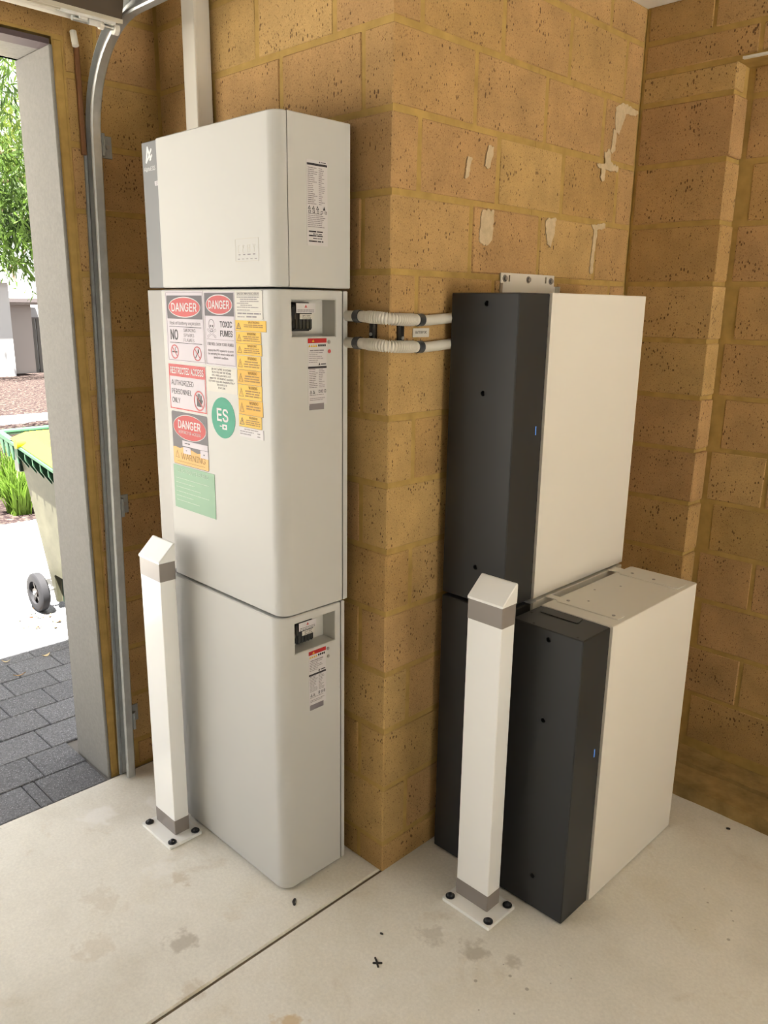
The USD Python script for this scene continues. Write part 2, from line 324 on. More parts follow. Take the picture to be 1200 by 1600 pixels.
M['mulch'] = usdkit.material(stage, '/World/Looks/leaf_mulch', {
    'g': ('geometry', {}), 'n': ('noise_texture', {'scale': 22, 'detail': 6, 'roughness': 0.75}),
    'r': ('rgb_ramp', {'ramp': [(0.3, (0.012, 0.008, 0.009)), (0.48, (0.024, 0.0175, 0.0175)), (0.58, (0.055, 0.043, 0.037)), (0.66, (0.14, 0.115, 0.09)), (0.75, (0.024, 0.018, 0.018))]}),
    'p': ('principled_bsdf', {'roughness': 1.0, 'specular_ior_level': 0.0}), 'bp': ('bump', {'strength': 0.8, 'distance': 0.02})},
    [('g.position', 'n.vector'), ('n.fac', 'r.fac'), ('r.color', 'p.base_color'), ('n.fac', 'bp.height'), ('bp.normal', 'p.normal')], surface='p.BSDF')
M['plaster'] = plain('garage_plaster', (0.74, 0.69, 0.60), 0.9)
M['far_brick'] = usdkit.material(stage, '/World/Looks/unseen_block_wall', {
    'g': ('geometry', {}), 'p': ('principled_bsdf', {'roughness': 0.9, 'base_color': (0.45, 0.31, 0.16)})}, [], surface='p.BSDF')

# ------------------------------------------------------------------ the garage shell
JZ = [0.0, 0.090, 0.264, 0.438, 0.605, 0.777, 0.946, 1.118, 1.286, 1.459, 1.631, 1.806, 1.981, 2.158, 2.330, 2.43]   # bed joints up the walls
CEIL = 2.43
VB = 1.09                 # right wall (pier face)
VR = 1.18                 # face of the infill in its recess
def brick(parent, x0, x1, y0, y1, z0, z1, ch=0.0035):
    if x1-x0 < 0.012 or y1-y0 < 0.012 or z1-z0 < 0.012: return
    m = cbx(x0, x1, y0, y1, z0, z1, ch)
    j = nrng.normal(0, 0.0006, m.vertices.shape); m = trimesh.Trimesh(m.vertices + j, m.faces, process=False)
    obj('brick', m, M['block'], parent)
MJ = 0.0065
def rows():
    for k in range(len(JZ)-1):
        z0 = JZ[k] + (MJ if k else 0.0); z1 = JZ[k+1] - (MJ if k < len(JZ)-2 else 0.0)
        yield k-1, z0, z1     # course -1 is the half course on the floor, 0 above it ...
DEEP = 0.06
# wall behind the tall white stack (face y = 0)
wl = struct('wall_left', 'tan block wall behind the tall white cabinet stack')
obj('mortar', bx(-1.19, -0.0025, 0.0025, 0.55, 0, CEIL), M['mortar'], wl)
wb = struct('wall_back', 'tan block wall beside the charcoal and white battery modules')
obj('mortar', bx(-0.6, -0.0025, 0.551, 1.30, 0, CEIL), M['mortar'], wb)
for k, z0, z1 in rows():
    jit = lambda: rnd.uniform(-0.0012, 0.0012)
    odd = k % 2 != 0
    # along the left wall
    if odd: js = [-0.0972, -0.3972, -0.6972, -0.985]
    elif k == 12: js = [-0.1952, -0.4955, -0.7958, -0.985]
    else: js = [-0.2890, -0.5890, -0.8890, -0.985]
    if not odd:                                               # corner block lying along this wall
        brick(wl, js[0]+MJ, 0, 0+jit(), 0.0857, z0, z1)
    for a, b in zip(js[:-1], js[1:]):
        d = jit(); brick(wl, b+MJ, a-MJ, d, DEEP, z0, z1)
    # along the back wall
    if odd:
        js = [0.2894, 0.5897, 0.8900, 1.086]
        brick(wb, -0.0922, 0, 0, js[0]-MJ, z0, z1)
    else:
        js = [0.0907, 0.3910, 0.6913, 0.9916, 1.086]
    for a, b in zip(js[:-1], js[1:]):
        d = jit(); brick(wb, -DEEP, d, a+MJ, b-(MJ if b < 1.05 else 0), z0, z1)
# pale mortar smears left on the back wall by the bricklayer: thin crusts on the blocks
SMEARS = [[(.952, 2.136), (.984, 2.150), (1.074, 2.140), (1.065, 2.131), (.996, 2.133)], [(.949, 2.130), (.985, 2.136), (1.001, 2.128), (.990, 2.100), (.972, 2.068), (.955, 2.075)],
          [(.946, 2.072), (.955, 2.072), (.953, 2.021), (.939, 2.010)], [(.904, 2.002), (.925, 2.012), (.938, 1.975), (.914, 1.972)], [(.864, 1.964), (.927, 1.977), (.98, 1.971), (.977, 1.963), (.906, 1.960)],
          [(.893, 1.956), (.907, 1.958), (.905, 1.926), (.889, 1.933)], [(.862, 1.796), (.931, 1.802), (.930, 1.793), (.868, 1.788)], [(.874, 1.789), (.885, 1.790), (.875, 1.662), (.865, 1.661)],
          [(.615, 1.790), (.66, 1.798), (.655, 1.76), (.64, 1.725), (.63, 1.73)], [(.345, 1.945), (.360, 1.944), (.347, 1.898), (.332, 1.899)], [(.266, 1.908), (.273, 1.908), (.263, 1.865), (.257, 1.864)],
          [(.328, 1.792), (.372, 1.790), (.368, 1.73), (.35, 1.712), (.322, 1.718)]]
for si, s in enumerate(SMEARS):
    pg = Polygon(s).buffer(0.004).segmentize(0.006)
    pts = [(x + 0.006*(meshkit.noise(np.array([x*160, y*160, 1.0]))-.5), y + 0.008*(meshkit.noise(np.array([x*160, y*160, 7.0]))-.5)) for x, y in pg.exterior.coords]
    pg = Polygon(pts).buffer(0)
    obj('mortar_smear', place(ext(pg, 0.0012 + 0.0002*si), (0.0012, 0, 0), (0, 1, 0), (0, 0, 1), (1, 0, 0)), M['smear'], wb)

# right wall: one-block pier, then a shallow recess under a steel lintel
wr = struct('wall_right', 'tan block wall with a pier, a recess and a concrete ledge along its foot')
obj('mortar', cat_(bx(0.0, 0.288, VB+0.0025, VB+0.5, 0, CEIL), bx(0.288, 5.2, VR+0.0025, VR+0.4, 0, 2.236), bx(0.288, 5.2, VB+0.0025, VB+0.5, 2.236, CEIL)), M['mortar'], wr)
for k, z0, z1 in rows():
    if k == 12:                                                # two half courses over the lintel
        for a, b in ((JZ[13]+MJ, 2.243-MJ), (2.243+MJ, JZ[14]-MJ)):
            if b < 2.24: brick(wr, 0.008, 0.293, VB, VB+DEEP, a, b)
            else:
                for x0, x1 in ((0.008, 0.345), (0.355, 0.655), (0.665, 0.965)): brick(wr, x0, x1, VB, VB+DEEP, a, b)
    elif k == 13:
        for x0, x1 in ((0.008, 0.206), (0.216, 0.516), (0.526, 0.826)): brick(wr, x0, x1, VB, VB+DEEP, z0, z1)
    else:
        brick(wr, 0.008, 0.296 + rnd.uniform(-.002, .002), VB, VB+0.085, z0, z1)
        if k == -1: continue
    if k < 12:
        x = 0.307 if k % 2 else 0.333
        first = 0.482 if k % 2 else 0.620
        cuts = [(x, first)] + [(first+0.01+0.3*i, first+0.3+0.3*i) for i in range(2)]
        for x0, x1 in cuts: brick(wr, x0, x1, VR, VR+DEEP, z0, z1)
    elif k == 12:
        for x0, x1 in ((0.307, 0.482), (0.492, 0.782)): brick(wr, x0, x1, VR, VR+DEEP, JZ[13]+MJ, 2.236)
lg = cat_(bx(-0.3, 5.2, 0.962, 1.30, -0.05, 0.046), bx(0.296, 5.2, 1.085, 1.30, 0.046, 0.060))
lg = lg.subdivide_to_size(0.05); vv = lg.vertices
vv[:, 1] += np.where(vv[:, 1] < 0.97, 0.008*(meshkit.fbm(np.c_[vv[:, 0]*14, vv[:, 2]*20, vv[:, 0]*0], 3)-.5), 0)
vv[:, 2] += np.where(vv[:, 2] > 0.03, 0.010*(meshkit.fbm(np.c_[vv[:, 0]*16, vv[:, 1]*16, vv[:, 2]*0], 3, 5)-.5), 0)
obj('ledge', trimesh.Trimesh(vv, lg.faces, process=False), plain('rough_ledge', (0.33, 0.22, 0.085), 0.95, spec=0.15, bump=0.6, bscale=160, var=0.35, vscale=13), wr, label='rough mortar-splashed concrete ledge')
obj('lintel', bx(0.308, 3.0, VB-0.010, VR, 2.2365, 2.2425), M['trim_white'], wr, label='pale painted steel lintel plate')

# front wall (round the garage door opening)
wf = struct('wall_front', 'rendered end of the block wall at the garage door opening')
obj('mortar', cat_(bx(-1.196, -0.9825, -0.32, 0.004, -0.04, CEIL), bx(-1.196, -0.9825, -5.2, -0.32, 2.245, CEIL), bx(-1.196, -0.9825, -6.0, -5.2, 0, CEIL)), M['mortar'], wf)
for k, z0, z1 in rows():
    if k == -1:
        brick(wf, -1.04, -0.98, -0.215, -0.008, z0, z1); brick(wf, -1.04, -0.98, -0.288, -0.225, z0, z1)
    elif k == 13: brick(wf, -1.04, -0.98, -0.9, -0.008, z0, z1)
    elif k == 12:
        brick(wf, -1.04, -0.98, -0.19, -0.008, z0, z1); brick(wf, -1.04, -0.98, -0.288, -0.20, z0, z1)
    else: brick(wf, -1.04, -0.98, -0.288, -0.008, z0, z1)
for i in range(4): brick(wf, -1.04, -0.98, -0.565-0.3*i, -0.275-0.3*i, 2.252, 2.325)
obj('render', cat_(cbx(-1.212, -0.979, -0.329, -0.319, -0.04, 2.2255, 0.003), bx(-1.211, -1.197, -0.3185, 0.6, -0.04, CEIL), bx(-1.212, -1.04, -5.2, -0.3, 2.226, 2.25), bx(-1.212, -1.196, -5.2, -0.3, 2.226, CEIL)), M['render'], wf, label='pale grey rendered reveal')
obj('mortar_return', cbx(-1.0, -0.9785, -0.318, -0.293, 0, 2.24, 0.003), M['mortar'], wf)
obj('lintel', bx(-1.04, -0.974, -5.2, -0.33, 2.222, 2.236), M['lintel'], wf, label='dark painted lintel edge')

RO0, RO1 = -1.0, 0.95      # the garage is open at the back as well: a second wide doorway to a sunny yard
# walls and ceiling behind the camera, so that the daylight bounces as in a closed garage
wq = struct('wall_rear', 'plain plastered wall round the open doorway at the back of the garage'); obj('wall_panel', bx(5.2, 5.3, -6.0, RO0, 0, CEIL), M['plaster'], wq); obj('wall_panel', bx(5.2, 5.3, RO1, 1.3, 0, CEIL), M['plaster'], wq); obj('wall_panel', bx(5.2, 5.3, RO0, RO1, 2.15, CEIL), M['plaster'], wq)
we = struct('wall_far', 'plain plastered wall at the far end of the garage'); obj('wall_panel', bx(-1.2, 5.3, -6.1, -6.0, 0, CEIL), M['plaster'], we)
ce = struct('ceiling', 'flat white plasterboard garage ceiling', 'ceiling')
obj('plasterboard', bx(-1.21, 5.3, -6.1, 1.5, CEIL, CEIL+0.03), M['ceiling'], ce)
ro = struct('roof', 'garage roof and eave shading the paved strip outside', 'roof')
obj('roof_sheet', bx(-1.70, 5.5, -6.5, 3.0, CEIL+0.06, CEIL+0.16), M['trim_white'], ro)

# floor: two slabs with a saw joint running to the wall corner
fl = struct('floor', 'cloudy beige concrete floor slab with a control joint', 'floor')
obj('slab', cbx(-0.963, -0.0145, -6.0, 0.02, -0.10, 0.0, 0.004), M['concrete'], fl)
obj('slab', cbx(-0.0065, 5.2, -6.0, 1.2, -0.10, 0.0, 0.004), M['concrete'], fl)
obj('joint_filler', bx(-0.016, -0.005, -6.0, 0.02, -0.10, -0.006), plain('joint_filler', (0.16, 0.12, 0.08), 0.95), fl)
obj('sub_base', bx(-1.0, 5.2, -6.0, 1.2, -0.14, -0.101), M['joint_sand'], fl)

# ------------------------------------------------------------------ lettering and decals
def text(s, h, w=None, bold=False, cx=True, depth=0.0003):
    m = meshkit.text_mesh(s, h, depth, bold)
    b = m.bounds
    if w is not None: m.apply_scale([w/(b[1][0]-b[0][0]), 1, 1])
    b = m.bounds
    m.apply_translation([-(b[0][0]+b[1][0])/2 if cx else -b[0][0], 0, 0]); return m
class Decal:
    """A surface to print on: x to the right, y up, z out of the surface."""
    def __init__(s, o, r, u, n): s.o, s.r, s.u, s.n = map(np.array, (o, r, u, n))
    def put(s, m, x=0, y=0, lift=0.0):
        m = tm(m).copy(); m.apply_translation([x, y, lift]); return place(m, s.o, s.r, s.u, s.n)
    def rect(s, x0, x1, y0, y1, lift=0.0, d=0.0004, r=0.0):
        g = sbox(x0, y0, x1, y1)
        if r: g = g.buffer(-r).buffer(r)
        return s.put(ext(g, d), 0, 0, lift)
def bars(x0, x1, ys, h, seed=0, ragged=0.25, words=True, indent=0.0, center=False):
    """Lines of print too small to read: rows of word-long dashes."""
    r = random.Random(seed); g = []
    for y in ys:
        L = (x1-x0)*(1-ragged*r.random()); a = x0 + (((x1-x0)-L)/2 if center else indent*r.choice((0, 1)))
        e = min(a+L, x1); x = a
        while x < e-0.002:
            w = min(r.uniform(3.0, 9.0)*h if words else L, e-x); g.append(sbox(x, y, x+w, y+h)); x += w + h*0.8
    return unary_union(g)
def ring(cx, cy, rx, ry, t, bar=True):
    e = affinity.scale(Point(cx, cy).buffer(1, 24), rx, ry); i = affinity.scale(Point(cx, cy).buffer(1, 24), rx-t, ry-t)
    g = e.difference(i)
    if bar: g = g.union(LineString([(cx-rx*.66, cy+ry*.66), (cx+rx*.66, cy-ry*.66)]).buffer(t*0.45).intersection(e))
    return g
def ell(cx, cy, rx, ry): return affinity.scale(Point(cx, cy).buffer(1, 28), rx, ry, origin=(cx, cy))
def tri(cx, y0, w, h, t=None):
    g = Polygon([(cx-w/2, y0), (cx+w/2, y0), (cx, y0+h)])
    return g if t is None else g.difference(g.buffer(-t, join_style=2))

# ------------------------------------------------------------------ the tall white stack
def footprint(U, V, L, B, r=0.035, n=8):
    pts = [(L, B), (L, V)]
    for i in range(n+1):
        a = -math.pi/2 + i/n*math.pi/2
        pts.append((U-r+r*math.cos(a), V+r+r*math.sin(a)))
    return pts + [(U, B)]
WD = 0.493
def stack_unit(name, label, cat, group, U, V, z0, z1, seam_v, recess=None, SG=0.0018):
    t = thing(name, label, cat, group)
    L = U-WD; B = V+0.2153
    fp = Polygon(footprint(U, V, L, B))
    front = fp.intersection(sbox(-2, -2, 2, seam_v-SG)); rear = fp.intersection(sbox(-2, seam_v+SG, 2, 2))
    f = prism(front, z0, z1, 0.0025); b = prism(rear, z0, z1, 0.002)
    core = prism(Polygon(footprint(U-0.004, V+0.004, L+0.004, B-0.004)), z0+0.003, z1-0.003)
    if recess:
        y0, y1, a, c = recess
        cut = bx(U-0.05, U+0.01, y0, y1, a, c)
        f = tm(man(f) - man(cut)); core = tm(man(core) - man(cbx(U-0.052, U+0.01, y0-0.002, y1+0.002, a-0.002, c+0.002, 0.0005)))
    obj('front_cover', f, M['white'], t, smooth=25)
    obj('rear_cover', b, M['white'], t, smooth=25)
    obj('chassis', core, M['black'], t)
    obj('side_strip', cbx(L-0.091, L-0.0008, V+0.010, B, z0, z1, 0.002), M['strip' if name == 'inverter' else 'strip_light'], t, label='matt grey cable cover strip')
    return t, L
UI, VI = -0.1125, -0.2405
inv, LI = stack_unit('inverter', 'white inverter cabinet on top of the tall stack at the wall', 'inverter', None, UI, VI, 1.5915, 1.957, VI+0.030, None, 0.0010)
U1, V1 = -0.1160, -0.2452
bat1, L1 = stack_unit('battery_cabinet', 'white battery cabinet covered in red, yellow and green warning stickers', 'battery', 'battery cabinets of the tall stack', U1, V1, 0.7995, 1.5865, -0.0455, (-0.204, -0.067, 1.4785, 1.5665))
U2, V2 = -0.1203, -0.2505
bat2, L2 = stack_unit('battery_cabinet', 'lowest white battery cabinet of the tall stack, plain front, on the floor', 'battery', 'battery cabinets of the tall stack', U2, V2, 0.006, 0.7945, -0.0485, (-0.206, -0.067, 0.690, 0.7755))
obj('latch', cbx(L1-0.012, L1-0.001, V1+0.004, V1+0.02, 0.8005, 0.8085, 0.001), M['black'], bat1)

def side(U): return Decal((U, 0, 0), (0, 1, 0), (0, 0, 1), (1, 0, 0))
def frontal(V): return Decal((0, V, 0), (1, 0, 0), (0, 0, 1), (0, -1, 0))
# -- inverter: logo on the grey strip, status window, rating label
ds = frontal(VI+0.010)
lx, lz = -0.662, 1.920
mark = unary_union([LineString([(0, 0), (0.008, 0.034), (0.022, 0.006)]).buffer(0.0035), LineString([(-0.001, 0.0), (0.010, 0.008), (0.026, 0.028)]).buffer(0.003), LineString([(0.019, 0.004), (0.028, 0.014)]).buffer(0.003)])
lo = obj('logo', ds.put(ext(mark, 0.0004), lx-0.012, lz-0.012), M['logo'], inv, label='silver logo mark')
obj('lettering', ds.put(text('AlphaESS', 0.010, 0.056), lx+0.002, lz-0.034), M['logo'], lo)
st = obj('label', ds.rect(-0.637, LI-0.001, 1.8475, 1.8585, 0, 0.0006), M['paper'], inv, label='small white printed label')
obj('lettering', ds.put(ext(bars(-0.632, LI-0.002, [1.8500, 1.8545], 0.0016, 3), 0.0003), 0, 0, 0.0006), M['ink_grey'], st)
di = frontal(VI)
pn = sbox(-0.273, 1.648, -0.183, 1.699)
sp = obj('status_window', di.put(ext(pn.difference(pn.buffer(-0.0012)), 0.0004)), M['line'], inv, label='outlined status window with icons')
icons = [LineString([(-0.262, 1.684), (-0.262, 1.668), (-0.256, 1.668)]), LineString([(-0.262, 1.684), (-0.257, 1.684)]), LineString([(-0.243, 1.684), (-0.243, 1.668), (-0.238, 1.668)]), LineString([(-0.243, 1.676), (-0.239, 1.684)]),
         LineString([(-0.225, 1.668), (-0.225, 1.684), (-0.216, 1.684), (-0.216, 1.668), (-0.225, 1.668)]), LineString([(-0.225, 1.678), (-0.216, 1.678)]), LineString([(-0.204, 1.685), (-0.200, 1.676), (-0.196, 1.685)]), LineString([(-0.200, 1.676), (-0.200, 1.669)])]
obj('icon', di.put(ext(unary_union([g.buffer(0.0006) for g in icons]), 0.0003)), M['line'], sp)
obj('lettering', di.put(ext(unary_union([sbox(x, 1.6625, x+w, 1.6645) for x, w in ((-0.261, .007), (-0.243, .008), (-0.226, .012), (-0.205, .009))] + [sbox(-0.264+0.0163*i, 1.653, -0.264+0.0163*i+0.008, 1.6545) for i in range(5)]), 0.0003)), M['ink_grey'], sp)
dn = side(UI)
lb = obj('rating_label', dn.rect(-0.157, -0.096, 1.684, 1.866, 0, 0.0005), M['paper'], inv, label='tall white rating label with small print')
obj('band', dn.rect(-0.156, -0.097, 1.8545, 1.8590, 0.0005, 0.0003), M['ink'], lb)
obj('lettering', dn.put(ext(unary_union([bars(-0.154, -0.125, np.arange(1.773, 1.852, 0.0042), 0.0014, 1, 0.55), bars(-0.122, -0.103, np.arange(1.773, 1.852, 0.0042), 0.0014, 2, 0.6), bars(-0.154, -0.103, np.arange(1.724, 1.752, 0.004), 0.0014, 4, 0.2)]), 0.0003), 0, 0, 0.0005), M['ink_grey'], lb)
obj('lettering', dn.put(ext(unary_union([bars(-0.152, -0.108, [1.713, 1.704, 1.692], 0.0028, 5, 0.1), bars(-0.140, -0.112, [1.7085, 1.699], 0.0016, 9, 0.1)]), 0.0003), 0, 0, 0.0005), M['ink'], lb)
obj('pictogram', dn.put(ext(unary_union([tri(-0.150+0.012*i, 1.762, 0.008, 0.008, 0.0012) for i in range(3)] + [tri(-0.106, 1.762, 0.007, 0.008)] + [sbox(-0.152+0.012*i, 1.754, -0.146+0.012*i, 1.760).difference(sbox(-0.151+0.012*i, 1.755, -0.147+0.012*i, 1.759)) for i in range(5)]), 0.0003), 0, 0, 0.0005), M['ink'], lb)
obj('logo', dn.put(ext(unary_union([tri(-0.119, 1.861, 0.004, 0.0035), sbox(-0.116, 1.8618, -0.101, 1.8632)]), 0.0003), 0, 0, 0.0005), M['ink'], lb)

# -- side recess with isolator switch, and the rating label under it
def isolator(t, U, y0, y1, z0, z1, drop):
    d = U-0.05
    obj('recess_lining', cat_(bx(d+0.0005, d+0.002, y0+.0003, y1-.0003, z0+.0003, z1-.0003), bx(d, U-0.001, y0+0.0003, y0+0.0018, z0+.0003, z1-.0003), bx(d, U-0.001, y1-0.0018, y1-0.0003, z0+.0003, z1-.0003), bx(d, U-0.001, y0+.002, y1-.002, z0+0.0003, z0+0.0018), bx(d, U-0.001, y0+.002, y1-.002, z1-0.0018, z1-0.0003)), M['recess'], t, label='grey recess lining')
    a, b = y0+0.006, y0+0.083; c, e = z0+0.014+drop, z1-0.008+drop*0.4
    e = min(e, z1-0.002)
    sw = obj('isolator_switch', cat_(cbx(d, d+0.026, a, b, c, e, 0.006), cbx(d+0.024, d+0.036, a+0.012, b-0.006, c+0.003, e-0.006, 0.004), cyl((d+0.01, a+0.004, (c+e)/2-.004), (d+0.034, a+0.004, (c+e)/2-.004), 0.008, 16)), M['switch'], t, label='black isolator switch under a smoked cover')
    obj('rib', cat_(*[bx(d+0.036, d+0.039, a+0.016+0.011*i, a+0.019+0.011*i, c+0.006, c+0.028) for i in range(5)]), M['switch_clear'], sw)
    obj('latch_clip', cat_(*[cbx(d, d+0.02, b, b+0.006, zc-0.004, zc+0.004, 0.001) for zc in ((c+e)/2-.002, (c+e)/2+0.014)]), M['recess'], sw)
    k = side(d+0.039)
    p = obj('warning_label', k.rect(a+0.018, b-0.002, e-0.024, e-0.002+drop, 0, 0.0008), M['paper'], sw, label='white label with a red triangle')
    p2 = obj('name_label', k.rect(a+0.028, b-0.008, e-0.0385, e-0.0265, 0, 0.0008), M['paper_cream'], sw)
    return k, a, b, c, e, p, p2, sw
for t, U, y0, y1, z0, z1, dr in ((bat1, U1, -0.204, -0.067, 1.4785, 1.5665, 0.0), (bat2, U2, -0.206, -0.067, 0.690, 0.7755, 0.0)):
    k, a, b, c, e, p, p2, sw = isolator(t, U, y0, y1, z0, z1, dr)
    obj('pictogram', cat_(k.put(ext(tri((a+b)/2+0.008, e-0.012, 0.008, 0.007), 0.0003), 0, 0, 0.0008)), M['red'], sw)
    obj('lettering', cat_(k.put(ext(bars(a+0.021, b-0.005, [e-0.022, e-0.018], 0.0012, 3, 0.1), 0.0003), 0, 0, 0.0008), k.put(text('BATTERY', 0.0038, 0.024), (a+b)/2+0.010, e-0.032, 0.0008), k.put(text('ISOLATOR', 0.0038, 0.026), (a+b)/2+0.010, e-0.0375, 0.0008)), M['ink'], sw)
def spec_label(t, U, y0, y1, z1, sl=0.0):
    k = side(U); z0 = z1-0.157
    lb = obj('rating_label', k.rect(y0, y1, z0, z1, 0, 0.0005), M['paper'], t, label='white rating label with red and black bands')
    obj('red_band', k.rect(y0, y1, z1-0.0105, z1, 0.0005, 0.0003), M['red_deep'], lb)
    obj('yellow_mark', k.put(ext(tri(y0+0.016, z1-0.0085, 0.008, 0.0065), 0.0003), 0, 0, 0.0008), M['yellow'], lb)
    obj('pictogram', k.put(ext(unary_union([tri(y0+0.005+0.0068*i, z1-0.0195, 0.006, 0.006) for i in range(4)]), 0.0003), 0, 0, 0.0005), M['yellow'], lb)
    obj('pictogram', k.put(ext(unary_union([ell(y0+0.034+0.0062*i, z1-0.0165, 0.0026, 0.003) for i in range(4)] + [tri(y0+0.008+0.009*i, z0+0.028, 0.007, 0.008, 0.001) for i in range(2)] + [sbox(y0+0.032+0.009*i, z0+0.029, y0+0.037+0.009*i, z0+0.036).difference(sbox(y0+0.033+0.009*i, z0+0.030, y0+0.036+0.009*i, z0+0.035)) for i in range(3)] + [tri(y0+0.035, z1-0.0625, 0.006, 0.006), sbox(y0+0.040, z1-0.0615, y1-0.002, z1-0.059)]), 0.0003), 0, 0, 0.0005), M['ink'], lb)
    obj('lettering', k.put(ext(unary_union([bars(y0+0.006, y1-0.008, [z1-0.029], 0.0024, 1, 0.05), bars(y0+0.003, y1-0.006, np.arange(z1-0.056, z1-0.033, 0.0045), 0.0014, 2, 0.5), bars(y0+0.003, y0+0.030, np.arange(z0+0.042, z1-0.073, 0.0042), 0.0013, 3, 0.5),
        bars(y0+0.033, y1-0.004, np.arange(z0+0.042, z1-0.073, 0.0042), 0.0013, 4, 0.6), bars(y0+0.004, y1-0.004, [z0+0.012, z0+0.016, z0+0.024], 0.0013, 5, 0.3)]), 0.0003), 0, 0, 0.0005), M['ink_grey'], lb)
    obj('black_band', k.rect(y0, y1, z1-0.070, z1-0.065, 0.0005, 0.0003), M['ink'], lb)
    obj('serial_label', k.rect(y0+0.003, y1-0.009, z0-0.011, z0+0.004, 0.0, 0.0007), M['ink_grey'], t, label='small grey serial number label')
    obj('screw_cap', cat_(*[place(ext(Point(0, 0).buffer(0.0045), 0.0012), (U, y1+0.008, zc), (0, 1, 0), (0, 0, 1), (1, 0, 0)) for zc in (z1-0.009,)]), M['screw'], t)
    obj('screw_cap', place(ext(Point(0, 0).buffer(0.0045), 0.0012), (U, y1+0.009, z1-0.031), (0, 1, 0), (0, 0, 1), (1, 0, 0)), M['red'] if t is bat1 else M['screw'], t, label='orange sticker dot' if t is bat1 else None)
spec_label(bat1, U1, -0.1555, -0.098, 1.4765)
spec_label(bat2, U2, -0.160, -0.102, 0.6835)

# -- the stickers on the front of the upper battery cabinet
K = frontal(V1)
def sticker(name, x0, x1, z0, z1, mat, label, r=0.0, lift=0.0, d=0.0005):
    return obj(name, K.rect(x0, x1, z0, z1, lift, d, r), M[mat], bat1, label=label)
def ink(parent, shape, mat='ink', lift=0.0005, name='lettering', d=0.0002):
    m = shape if isinstance(shape, trimesh.Trimesh) else ext(shape, d)
    return obj(name, K.put(m, 0, 0, lift), M[mat], parent)
def T(s, h, w, x, y, bold=False):
    m = text(s, h, w, bold); m.apply_translation([x, y, 0]); return m
def frame(x0, x1, z0, z1, t): g = sbox(x0, z0, x1, z1); return g.difference(g.buffer(-t, join_style=2))
def danger_header(p, x0, x1, z0, z1, lift=0.0005, red='red', tx='DANGER'):
    ink(p, sbox(x0, z0, x1, z1), 'sign_grey', lift, 'header')
    cx, cz, rx, rz = (x0+x1)/2, (z0+z1)/2, (x1-x0)*0.455, (z1-z0)*0.445
    ink(p, ell(cx, cz, rx, rz), 'paper', lift+0.0002, 'oval_border'); ink(p, ell(cx, cz, rx-0.0025, rz-0.0025), red, lift+0.0004, 'oval')
    ink(p, T(tx, rz*0.78, rx*1.58, cx, cz-rz*0.39, True), 'paper', lift+0.0006)
# no smoking sign
p = sticker('danger_sign', -0.592, -0.411, 1.4035, 1.5825, 'paper_lilac', 'white danger sign forbidding smoking, sparks and flames')
ink(p, frame(-0.588, -0.414, 1.4065, 1.5795, 0.0012), 'ink_grey', name='border')
danger_header(p, -0.584, -0.4175, 1.5135, 1.572)
ink(p, T('Risk of battery explosion', 0.0085, 0.145, -0.501, 1.4985), 'ink_grey')
ink(p, unary_union([sbox(-0.577, 1.4925, -0.424, 1.4940), sbox(-0.577, 1.4515, -0.424, 1.4530)]), name='rule')
ink(p, T('NO', 0.025, 0.037, -0.554, 1.4605, True))
for i, w in enumerate(('SMOKING', 'SPARKS', 'FLAMES')): ink(p, T(w, 0.0085, (0.056, 0.049, 0.049)[i], (-0.480, -0.4835, -0.4835)[i], 1.4810-0.0125*i), 'ink_grey')
ink(p, ring(-0.5555, 1.4285, 0.019, 0.0185, 0.0028), 'red', 0.0008, 'prohibition_sign')
ink(p, unary_union([sbox(-0.568, 1.4265, -0.544, 1.4300), LineString([(-0.551, 1.432), (-0.553, 1.436), (-0.549, 1.440)]).buffer(0.0009)]), 'ink', 0.0005, 'pictogram')
ink(p, ring(-0.447, 1.4280, 0.019, 0.0185, 0.0028), 'red', 0.0008, 'prohibition_sign')
ink(p, unary_union([LineString([(-0.456, 1.418), (-0.443, 1.432)]).buffer(0.0014), ell(-0.442, 1.4345, 0.003, 0.0055)]), 'ink', 0.0005, 'pictogram')
# toxic fumes sign
p = sticker('danger_sign', -0.4085, -0.2765, 1.4035, 1.5810, 'paper_lilac', 'white danger sign with skull and crossbones, TOXIC FUMES')
ink(p, frame(-0.4055, -0.2795, 1.4060, 1.5785, 0.0011), 'ink_grey', name='border')
danger_header(p, -0.4045, -0.2805, 1.5235, 1.5775)
sk = ell(-0.378, 1.503, 0.0125, 0.0125).union(sbox(-0.3845, 1.486, -0.3715, 1.494))
ink(p, sk.difference(sk.buffer(-0.0011)).union(unary_union([ell(-0.3825, 1.499, 0.0022, 0.0028), ell(-0.3735, 1.499, 0.0022, 0.0028), tri(-0.378, 1.4905, 0.003, 0.004)])), 'ink', name='pictogram')
bn = unary_union([LineString([(-0.394, 1.489), (-0.362, 1.474)]).buffer(0.0022), LineString([(-0.394, 1.474), (-0.362, 1.489)]).buffer(0.0022)] + [Point(x, y).buffer(0.0033) for x in (-0.394, -0.362) for y in (1.4735, 1.4895)])
ink(p, bn.difference(bn.buffer(-0.0008)), 'ink_grey', name='pictogram')
ink(p, T('TOXIC', 0.0135, 0.051, -0.3155, 1.4975, True)); ink(p, T('FUMES', 0.0135, 0.052, -0.3145, 1.4755, True))
ink(p, sbox(-0.401, 1.4665, -0.284, 1.4674), 'ink_grey', name='rule')
ink(p, T('FIRE WILL CAUSE TOXIC FUMES', 0.0066, 0.112, -0.342, 1.4525, True), 'ink_grey')
